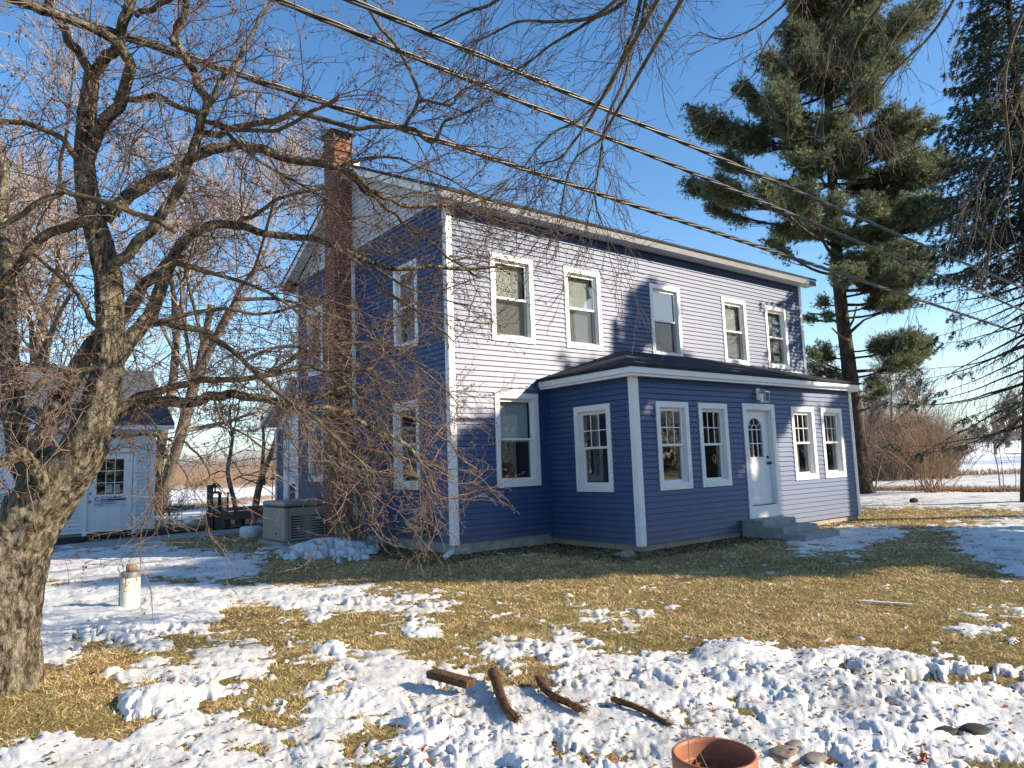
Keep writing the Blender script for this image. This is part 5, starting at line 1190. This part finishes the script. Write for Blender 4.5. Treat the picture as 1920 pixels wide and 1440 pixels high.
# ================================================================== POWER LINES
def cable(pa, pb, r, label, ext=(7, 45)):
    a, b = np.array(pa, float), np.array(pb, float); d = (b-a)/np.linalg.norm(b-a); a = a-d*ext[0]; b = b+d*ext[1]
    N = int(np.linalg.norm(b-a)/.045); T = empty('power_cable', (a+b)/2, label, 'power line', 'twisted power cables over the yard')
    s1 = np.cross(d, [0, 0, 1]); s1 /= np.linalg.norm(s1); s2 = np.cross(s1, d); t = np.linspace(0, 1, N); L = np.linalg.norm(b-a)
    n = 6
    for st in range(3):
        ph = t*L*2*math.pi/1.1+st*2.094; c = a+(b-a)*t[:, None]+(s1*np.cos(ph)[:, None]+s2*np.sin(ph)[:, None])*r*.55
        V = np.stack([c+(s1*math.cos(q)+s2*math.sin(q))*r*.56 for q in np.linspace(0, 2*math.pi, n, endpoint=False)], 1).reshape(-1, 3)
        idx = np.arange(N*n).reshape(N, n); nx = np.roll(idx, -1, 1); F = np.stack([idx[:-1], nx[:-1], nx[1:], idx[1:]], -1).reshape(-1, 4)
        mesh_obj('conductor', V, F, alu, T, True)
cable((-6.389, -4.804, 4.95), (18.244, -3.452, 4.95), .031, 'lowest of the three twisted power cables, crossing the left tree and the roof corner')
cable((-5.235, -5.88, 4.95), (13.836, -4.769, 4.95), .023, 'middle of the three twisted power cables crossing the sky')
cable((-4.805, -6.181, 4.95), (10.909, -5.648, 4.95), .023, 'uppermost of the three twisted power cables crossing the sky')

# ================================================================== THE WHITE SHED
SY = 11.68
shed = empty('garage', (-6, 14, 0), 'small white clapboard building with a glazed white door behind the crabapple', 'outbuilding')
f_sh = lambda a, o, z: (a, SY-o, z)
f_shr = lambda a, o, z: (-2.46+o, a, z)
siding('front_siding', f_sh, -12, -2.46, .12, 2.95, [(-4.18, -2.92, .0, 2.33)], whitew, shed, .105)
siding('end_siding', f_shr, SY, SY+6, .12, 2.95, [], whitew, shed, .105)
siding('end_peak_siding', f_shr, lambda z: SY+max(0, (z-2.95)/1.9*3), lambda z: SY+6-max(0, (z-2.95)/1.9*3), 2.96, 4.8, [], whitew, shed, .105)
MB().box(-11.9, -2.49, SY+.03, SY+5.9, -.2, .12).build('foundation', blockm, shed)
MB().box(-2.55, -2.435, SY-.025, SY-.001, .1, 2.9).build('corner_board', white, shed)
q = MB(); X0, X1 = -12.3, -2.02; e0, e1 = (SY-.35, 3.06), (SY+3, 4.98)
q.quad((X0, *e0), (X1, *e0), (X1, *e1), (X0, *e1)); q.quad((X0, SY+6.35, 3.06), (X1, SY+6.35, 3.06), (X1, *e1), (X0, *e1))
q.quad((X0, e0[0], e0[1]-.05), (X1, e0[0], e0[1]-.05), (X1, e1[0], e1[1]-.05), (X0, e1[0], e1[1]-.05)); q.quad((X1, *e0), (X1, *e1), (X1, e1[0], e1[1]-.05), (X1, e0[0], e0[1]-.05)); q.quad((X0, e0[0], e0[1]), (X1, e0[0], e0[1]), (X1, e0[0], e0[1]-.05), (X0, e0[0], e0[1]-.05))
q.build('roof', shing2, shed)
MB().box(X0+.01, X1-.01, SY-.345, SY-.32, 2.88, 3.0).build('gutter', white, shed)
q = MB(); q.quad((-2.44, SY-.30, 2.9), (X1-.005, SY-.30, 2.9), (X1-.005, SY+3, 4.84), (-2.44, SY+3, 4.84)); q.quad((X1-.003, SY-.34, 2.88), (X1-.003, SY-.34, 3.0), (X1-.003, SY+3, 4.93), (X1-.003, SY+3, 4.80)); q.build('rake', white, shed)
MB().box(X0, -2.46, SY-.319, SY-.01, 2.9, 2.92).build('soffit', white, shed)
# its door
df = MB(); a, b = -4.20, -2.90
df.obox(f_sh, a, a+.1, .001, .035, 0.02, 2.36).obox(f_sh, b-.1, b, .001, .035, 0.02, 2.36).obox(f_sh, a+.1, b-.1, .001, .035, 2.26, 2.36)
dfr = df.build('door_frame', white, shed, bevel=.004)
x0, x1 = a+.105, b-.105; of = -.03; W_ = x1-x0
gx0, gx1, gz0, gz1 = x0+.20*W_, x1-.20*W_, 1.12, 2.08
d = MB()
d.obox(f_sh, x0, gx0, of-.04, of, .06, 2.25).obox(f_sh, gx1, x1, of-.04, of, .06, 2.25).obox(f_sh, gx0, gx1, of-.04, of, gz1, 2.25).obox(f_sh, gx0, gx1, of-.04, of, .06, gz0)
for k in (0, 1):
    px0 = gx0+k*(gx1-gx0)*.53; px1 = px0+(gx1-gx0)*.47; d.obox(f_sh, px0+.02, px1-.02, of+.0005, of+.007, .22, .78)
sdoor = d.build('shed_door', white, dfr, bevel=.003)
q = MB()
for k in (1, 2):
    x = gx0+(gx1-gx0)*k/3; q.obox(f_sh, x-.009, x+.009, of-.012, of+.004, gz0, gz1)
    z = gz0+(gz1-gz0)*k/3; q.obox(f_sh, gx0, gx1, of-.013, of+.003, z-.009, z+.009)
q.build('muntins', white, sdoor)
q = MB(); q.quad(f_sh(gx0, of-.02, gz0), f_sh(gx1, of-.02, gz0), f_sh(gx1, of-.02, gz1), f_sh(gx0, of-.02, gz1)); q.build('pane', glassm, sdoor)
q = MB(); q.quad(f_sh(gx0+.22, of-.028, gz0+.05), f_sh(gx0+.38, of-.028, gz0+.05), f_sh(gx0+.38, of-.028, gz0+.27), f_sh(gx0+.22, of-.028, gz0+.27)); q.quad(f_sh(gx0+.42, of-.028, gz0+.03), f_sh(gx0+.58, of-.028, gz0+.05), f_sh(gx0+.56, of-.028, gz0+.27), f_sh(gx0+.41, of-.028, gz0+.26)); q.build('notice', paper, sdoor)
MB().box(-11.8, -2.6, SY+1.4, SY+1.44, .1, 2.8).build('interior_wall', inner, shed)
for z, r in ((.95, .038), (1.16, .032)): MB().tube([f_sh(x0+.07, of, z), f_sh(x0+.07, of+.02, z)], r, 14).tube([f_sh(x0+.07, of+.02, z), f_sh(x0+.07, of+.05, z)], r*.6, 10).build('door_knob' if z < 1 else 'deadbolt', galv, sdoor)
# sign on the door
sg = MB().obox(f_sh, gx0-.06, gx1+.07, of+.0012, of+.006, .775, 1.075).build('door_sign', signw, dfr)
def text(body, x, z, size, m, parent, shear=0., bold=0.):
    cu = bpy.data.curves.new('lettering', 'FONT'); cu.body = body; cu.size = size; cu.shear = shear; cu.offset = bold; cu.extrude = .0008
    o = bpy.data.objects.new('lettering', cu); COL.objects.link(o); bpy.context.view_layer.update()
    me = bpy.data.meshes.new_from_object(o.evaluated_get(bpy.context.evaluated_depsgraph_get())); bpy.data.objects.remove(o)
    V = np.array([v.co[:] for v in me.vertices]); Fc = [tuple(p.vertices) for p in me.polygons]
    V = np.stack([x+V[:, 0], SY-of-.0085+V[:, 2]*-1, z+V[:, 1]], -1); return mesh_obj('lettering', V, Fc, m, parent)
sx = gx0-.05
text('PC Tech Medic', sx+.14, 1.012, .082, signn, sg, .3, .0008)
MB().obox(f_sh, sx+.17, gx1+.06, of+.0065, of+.0078, .952, .995).build('phone_band', signb, sg)
text('317-30', sx+.20, .96, .042, signw, sg, 0, .001)
text('Business and Home', sx+.15, .912, .046, signb, sg, 0, .0012)
text('Network Setup Install & Upgrade', sx+.01, .862, .038, signb, sg, 0, .0012)
text('www.p', sx+.10, .815, .038, signb, sg, .2, .0008)
q = MB(); q.tube([f_sh(sx+.02, of+.009, 1.045), f_sh(sx+.07, of+.009, 1.055), f_sh(sx+.11, of+.009, 1.04)], .008, 5).tube([f_sh(sx+.03, of+.009, 1.03), f_sh(sx+.03, of+.009, .97), f_sh(sx+.06, of+.009, .94), f_sh(sx+.10, of+.009, .96), f_sh(sx+.115, of+.009, .985)], .007, 5).ball(f_sh(sx+.115, of+.008, .975), .016, 8).build('emblem', signn, sg)
tag(MB().tube([(-2.44, SY+.5, 2.28), (-2.2, SY+.45, 2.34), (-2.16, SY+.35, 2.2)], .015, 6).lathe([(.03, .13), (.16, .06), (.19, -.02), (.17, -.03), (.02, .05)], (-2.16, SY+.3, 2.1), 20).build('barn_lamp', dark), 'dark round lamp hung at the right end of the small white building', 'lamp')
# walk, bed and mat
def strip(name, pts, z, th, m, kind='structure'):
    mb = MB(); P = [G(u, v) for u, v in pts]; n = len(P); mb.v = [(p[0], p[1], z) for p in P]+[(p[0], p[1], z-th) for p in P]
    mb.f = [tuple(range(n))]+[(i, (i+1) % n, n+(i+1) % n, n+i) for i in range(n)]; o = mb.build(name, m); tag(o, kind=kind); return o
strip('path', [(60, 1046), (100, 1037), (250, 1021), (400, 1006), (500, 997), (560, 992), (560, 985), (500, 989), (400, 997), (250, 1011), (100, 1026), (60, 1032)], .035, .12, conc2)
strip('flower_bed', [(60, 1030), (145, 1020), (165, 1013), (160, 1003), (60, 1010)], .045, .1, mulch)
strip('flower_bed', [(258, 1008), (400, 995), (500, 987), (500, 983), (400, 986), (290, 996), (256, 1000)], .045, .1, mulch)
tag(MB().box(-4.0, -3.1, SY-.75, SY-.1, .0, .05).build('door_mat', rubber), 'dark mat in front of the white outbuilding door', 'door mat')

# ================================================================== YARD THINGS BEYOND THE WALK
def pl(u, v, d): return at(u, v, d)
def trellis(u0, u1, label):
    yb, yt, ys = 992, 938, 962; d = 20.3; p = d2((u0+u1)/2, 990, d); w = (u1-u0)/FPX*d/2; k = d/FPX
    T = empty('trellis_planter', p, label, 'planter', 'black trellis planters by the walk'); gz = p[2]
    P = lambda a, z, o=0: p+RH*a+FH*o+np.array([0, 0, z])
    bx = MB(); V = [P(a*w, z, o) for z in (0, .55) for o in (0, .45) for a in (-1, 1)]; bx.v = [tuple(v) for v in V]; bx.f = [(0, 2, 3, 1), (4, 5, 7, 6), (0, 1, 5, 4), (2, 6, 7, 3), (0, 4, 6, 2), (1, 3, 7, 5)]; bx.build('planter_box', dark, T)
    t = MB()
    for a in (-1, 1): t.tube([P(a*w, 0, .4), P(a*w, .98, .4)], .025, 6).ball(P(a*w, 1.0, .4), .045, 8)
    for i in range(9): t.tube([P(-w+2*w*(i+.5)/9, .5, .4), P(-w+2*w*(i+.5)/9, .90, .4)], .008, 4)
    for z in (.58, .88): t.tube([P(-w, z, .4), P(w, z, .4)], .010, 4)
    t.build('trellis', dark, T)
trellis(386, 399, 'black trellis planter left of the other one, beside the walk'); trellis(402, 416, 'black trellis planter right of the other one, beside the walk')
p = d2(393, 990, 19.6)
T = empty('birdhouse_post', p, 'dark post with a small roofed bird feeder between the trellis planters', 'bird feeder')
MB().tube([p, p+np.array([0, 0, 1.1])], .05, 6).build('post', brownwood, T)
mb = MB(); c = p+np.array([0, 0, .78]); mb.tube([c, c+np.array([0, 0, .5])], .085, 4); mb.build('feeder_tube', dark, T)
mb = MB(); c = p+RH*.14+np.array([0, 0, 1.20]); mb.tube([c, c+np.array([0, 0, .12])], [.17, .05], 6).tube([c+np.array([0, 0, -.16]), c+np.array([0, 0, -.10])], .13, 6).tube([c+np.array([0, 0, -.16]), c], .02, 4); mb.build('feeder_roof', dark, T)
# bench
d = 18.6; k = d/FPX; b0 = d2(420, 985, d); T = empty('bench', d2(457, 985, d), 'long weathered wooden bench with a dark red top rail by the walk', 'bench')
def bar(u0, v0, u1, v1, h, th, nm, m, dd=0.):
    a, b = at(u0, v0, d+dd), at(u1, v1, d+dd); a2, b2 = a-np.array([0, 0, h]), b-np.array([0, 0, h]); mb = MB(); F_ = FH*th
    V = [a, b, b2, a2, a+F_, b+F_, b2+F_, a2+F_]; mb.v = [tuple(v) for v in V]; mb.f = [(0, 1, 2, 3), (4, 7, 6, 5), (0, 4, 5, 1), (1, 5, 6, 2), (2, 6, 7, 3), (3, 7, 4, 0)]; mb.build(nm, m, T, bevel=.01)
bar(424, 952, 500, 947, .09, .06, 'top_rail', redwood); bar(420, 960, 500, 954, .13, .07, 'backrest', brownwood, .02); bar(416, 969, 500, 964, .09, .45, 'seat', brownwood, -.3)
bar(447, 973, 452, 973, .22, .3, 'leg', brownwood, -.2); bar(420, 973, 424, 973, .22, .3, 'leg', brownwood, -.2)
p = d2(470, 987, 17.6); q = MB(); q.lathe([(.02, .0), (.21, .0), (.25, .05), (.26, .22), (.23, .27), (.02, .28)], p, 24); tag(q.build('plastic_tub', tubm, None, True), 'white plastic tub standing in front of the wooden bench', 'tub')
p = d2(509, 960, 21); T = empty('feeder_hook', p, 'tall curved shepherd hook holding a bell shaped bird feeder by the house corner', 'feeder hook')
MB().tube(smooth_path([p, at(511, 905, 21), at(512, 880, 21), at(508, 874, 21), at(500, 875, 21), at(498, 884, 21)], 1), .013, 5).build('hook', dark, T)
c = at(513, 897, 20.9); MB().lathe([(.01, .14), (.05, .06), (.12, -.04), (.01, -.03)], c, 12).build('bell_feeder', brownwood, T)
c = at(495.5, 902, 21.1); tag(MB().tube([c+np.array([0, 0, -.12]), c+np.array([0, 0, .10])], .045, 8).tube([c+np.array([0, 0, .1]), c+np.array([0, 0, .35])], .006, 4).build('tube_feeder', dark), 'dark tube bird feeder hanging beside the forked orchard tree', 'bird feeder')

# ================================================================== FOREGROUND THINGS
# white vent pipe with a stone on top
p = G(245, 1147); p = p-FH*.02; T = empty('vent_pipe', p, 'short cream plastic pipe standing in the snow with a grey rim', 'pipe')
MB().lathe([(.103, -.1), (.103, .44), (.09, .44), (.09, .1)], p, 32).build('pipe_body', pvc, T, True)
MB().lathe([(.112, .40), (.112, .455), (.104, .462), (.0, .462)], p, 32).build('cap', galv, T)
MB().tube([p-RH*.115+np.array([0, 0, -.05]), p-RH*.115+np.array([0, 0, .40])], .018, 6).build('side_conduit', galv, T)
rock(p+np.array([0, 0, .50])+RH*.01, .068, 'stone', 'rounded brown stone resting on top of the cream pipe', 'stone', None, mat('brown_stone', (.27, .17, .10), (.17, .11, .07), 12, .7, .3), (1, .9, .78))
# terracotta planter with dead stems
c = G(1342, 1462, .22); c[2] = 0; T = empty('plant_pot', c, 'round terracotta coloured plastic pot with dry stems at the bottom edge', 'plant pot')
rp = .215
rp = .170
MB().lathe([(.10, .0), (.115, .0), (.148, .20), (.150, .255), (rp, .26), (rp+.003, .268), (rp+.003, .322), (rp-.002, .328), (rp-.012, .326), (rp-.015, .31), (rp-.020, .25), (.13, .12), (.115, .1)], c, 72).build('pot_body', terra, T, True)
V = MB(); V.lathe([(.0, .19), (.05, .195), (.10, .187), (.137, .18)], c, 28); V.build('soil', mulch, T, True)
S = Segs()
for (a, b, hh) in ((-.10, .02, .30), (-.03, -.02, .20), (.02, .0, .22), (-.07, -.06, .10), (-.12, 0, .1)):
    q = c+RH*a+FH*b+np.array([0, 0, .15]); e = q+np.array([GA(0, .03), GA(0, .03), hh])-RH*.06; S.add(tuple(q), tuple(e), .0035, .002)
for _ in range(130):
    q = c+RH*GA(-.04, .035)+FH*GA(.0, .04)+np.array([0, 0, .20]); dd = nrm((GA(0, 1), GA(0, 1), RN()*.6)); S.add(tuple(q), tuple(q+np.array(dd)*random.uniform(.02, .08)), .0025, .0012)
S.build('dry_stems', tw_tan, T, 4)
n = 60; P0 = np.array([c+RH*GA(-.05, .035)+FH*GA(.0, .045)+np.array([0, 0, .205+.03*RN()]) for _ in range(n)]); a = rng.normal(0, .022, (n, 3)); b = rng.normal(0, .022, (n, 3))
mesh_obj('dry_leaves', np.stack([P0-a, P0+b, P0+a, P0-b], 1).reshape(-1, 3), np.arange(n*4).reshape(-1, 4), leafm, T)
# matted bark / coir pieces lying on the snow
def coir_piece(px, w, h, label, shaggy, flat=False):
    P = smooth_path([G(u, v)+np.array([0, 0, zz]) for u, v, zz in px], 2); o = thick('coir_strip', P, [w*(1 if flat else (1-.5*abs(i/(len(P)-1)-.35))) for i in range(len(P))], coir, None, 12, .22, 5)
    T = empty('coir_strip', P[0], label, 'fibre strip', 'brown fibre strips on the snow'); o.name = 'core'; o.parent = T; o.location = -Vector(P[0])
    S = Segs()
    for _ in range(shaggy):
        q = P[random.randrange(len(P))]+np.array([GA(0, w*.6), GA(0, w*.6), abs(GA(0, w*.5))]); dd = nrm(tuple((P[-1]-P[0])*1.2+np.array([GA(0, .12), GA(0, .12), GA(.02, .08)]))); S.add(tuple(q), tuple(q+np.array(dd)*random.uniform(.03, .10)), .0018, .0008)
    f = S.build('loose_fibre', coir_f, None, 3); f.parent = T; f.location = -Vector(P[0])
coir_f = mat('coir_fibre', (.30, .15, .07), (.16, .08, .04), 20, .8, .2)
def pad_piece(u0, v0, u1, v1, wd, th, label):
    a, b = G(u0, v0), G(u1, v1); dv = (b-a)/np.linalg.norm(b-a); nn = np.cross([0, 0, 1], dv)*wd
    T = empty('coir_strip', (a+b)/2, label, 'fibre strip', 'brown fibre strips on the snow')
    o = slanted(a, b, nn, .055, .045, th).build('core', coir, T, bevel=.012); S = Segs()
    for _ in range(420):
        f = RN(); s = random.uniform(-1, 1); q = a+(b-a)*f+nn*s+np.array([0, 0, .05+th*RN()+.004]); dd = nrm((GA(0, 1), GA(0, 1), GA(.1, .5))); S.add(tuple(q), tuple(q+np.array(dd)*random.uniform(.01, .04)), .0014, .0007)
    S.build('loose_fibre', coir_f, T, 3)
pad_piece(808, 1284, 884, 1303, .05, .055, 'flat oblong dark fibre block, leftmost of the four fibre pieces on the snow')
coir_piece([(922, 1276, .06), (930, 1295, .08), (938, 1318, .065), (950, 1342, .04), (968, 1358, .03)], .034, .05, 'upright curled fibre strip, second from the left on the snow', 420)
coir_piece([(1008, 1285, .05), (1018, 1305, .06), (1040, 1322, .045), (1065, 1332, .05), (1090, 1341, .03)], .024, .05, 'fraying curved fibre strip, third from the left on the snow', 420)
coir_piece([(1148, 1326, .05), (1180, 1336, .05), (1215, 1350, .045), (1255, 1370, .03)], .018, .03, 'thin straight fibre strip, rightmost of the four on the snow', 160)
# stones of an edging half buried in the snow
for i, (u, v, r, lb) in enumerate([(1470, 1420, .09, 'flat stone just right of the terracotta pot, half under snow'), (1530, 1432, .08, 'flat stone at the bottom edge, second right of the pot'), (1490, 1405, .055, 'small stone behind the two flat stones by the pot'), (1830, 1378, .10, 'dark flat stone in the snow at the lower right'), (1775, 1380, .075, 'small dark stone left of the dark flat stone at the lower right'), (1625, 1345, .07, 'dark stone chip among the snow lumps right of centre')]):
    rock(G(u, v)+np.array([0, 0, .028]), r*.85, 'edging_stone', lb, 'stone', 'edging stones in the snow', stone if i < 3 else mat('dark_stone', (.05, .045, .04), (.025, .022, .02), 12, .8, .3), (1.2, .8, .24))
# little red-leaved sprig
p = G(1722, 1440); T = empty('leafy_sprig', p, 'small sprig with curled reddish leaves poking from the snow at lower right', 'sprig')
S = Segs(); lf = []
for px in ([(1716, 1442), (1722, 1432), (1731, 1422), (1744, 1421)], [(1722, 1432), (1718, 1422), (1712, 1416)], [(1731, 1422), (1728, 1414), (1730, 1408)]):
    q = [at(u, v, (G(1722, 1440)-CAM)@FH) for u, v in px]
    for i in range(len(q)-1): S.add(tuple(q[i]), tuple(q[i+1]), .0025, .002)
    lf += q[1:]
S.build('stem', twig, T, 4); n = 16; P0 = np.array([lf[random.randrange(len(lf))]+rng.normal(0, .008, 3) for _ in range(n)]); a = rng.normal(0, .012, (n, 3)); b = rng.normal(0, .009, (n, 3))
mesh_obj('leaves', np.stack([P0-a, P0+b, P0+a, P0-b], 1).reshape(-1, 3), np.arange(n*4).reshape(-1, 4), mat('red_leaf', (.28, .07, .04), (.16, .05, .03), 20, .6, .3), T)
# log on the far snow
p = G(1714, 942); rock(p+np.array([0, 0, .05]), .16, 'dark_clod', 'dark clod lying on the snow strip right of the pine', 'clod', None, mulch, (1.4, .6, .5))
print('done', len(bpy.data.objects))
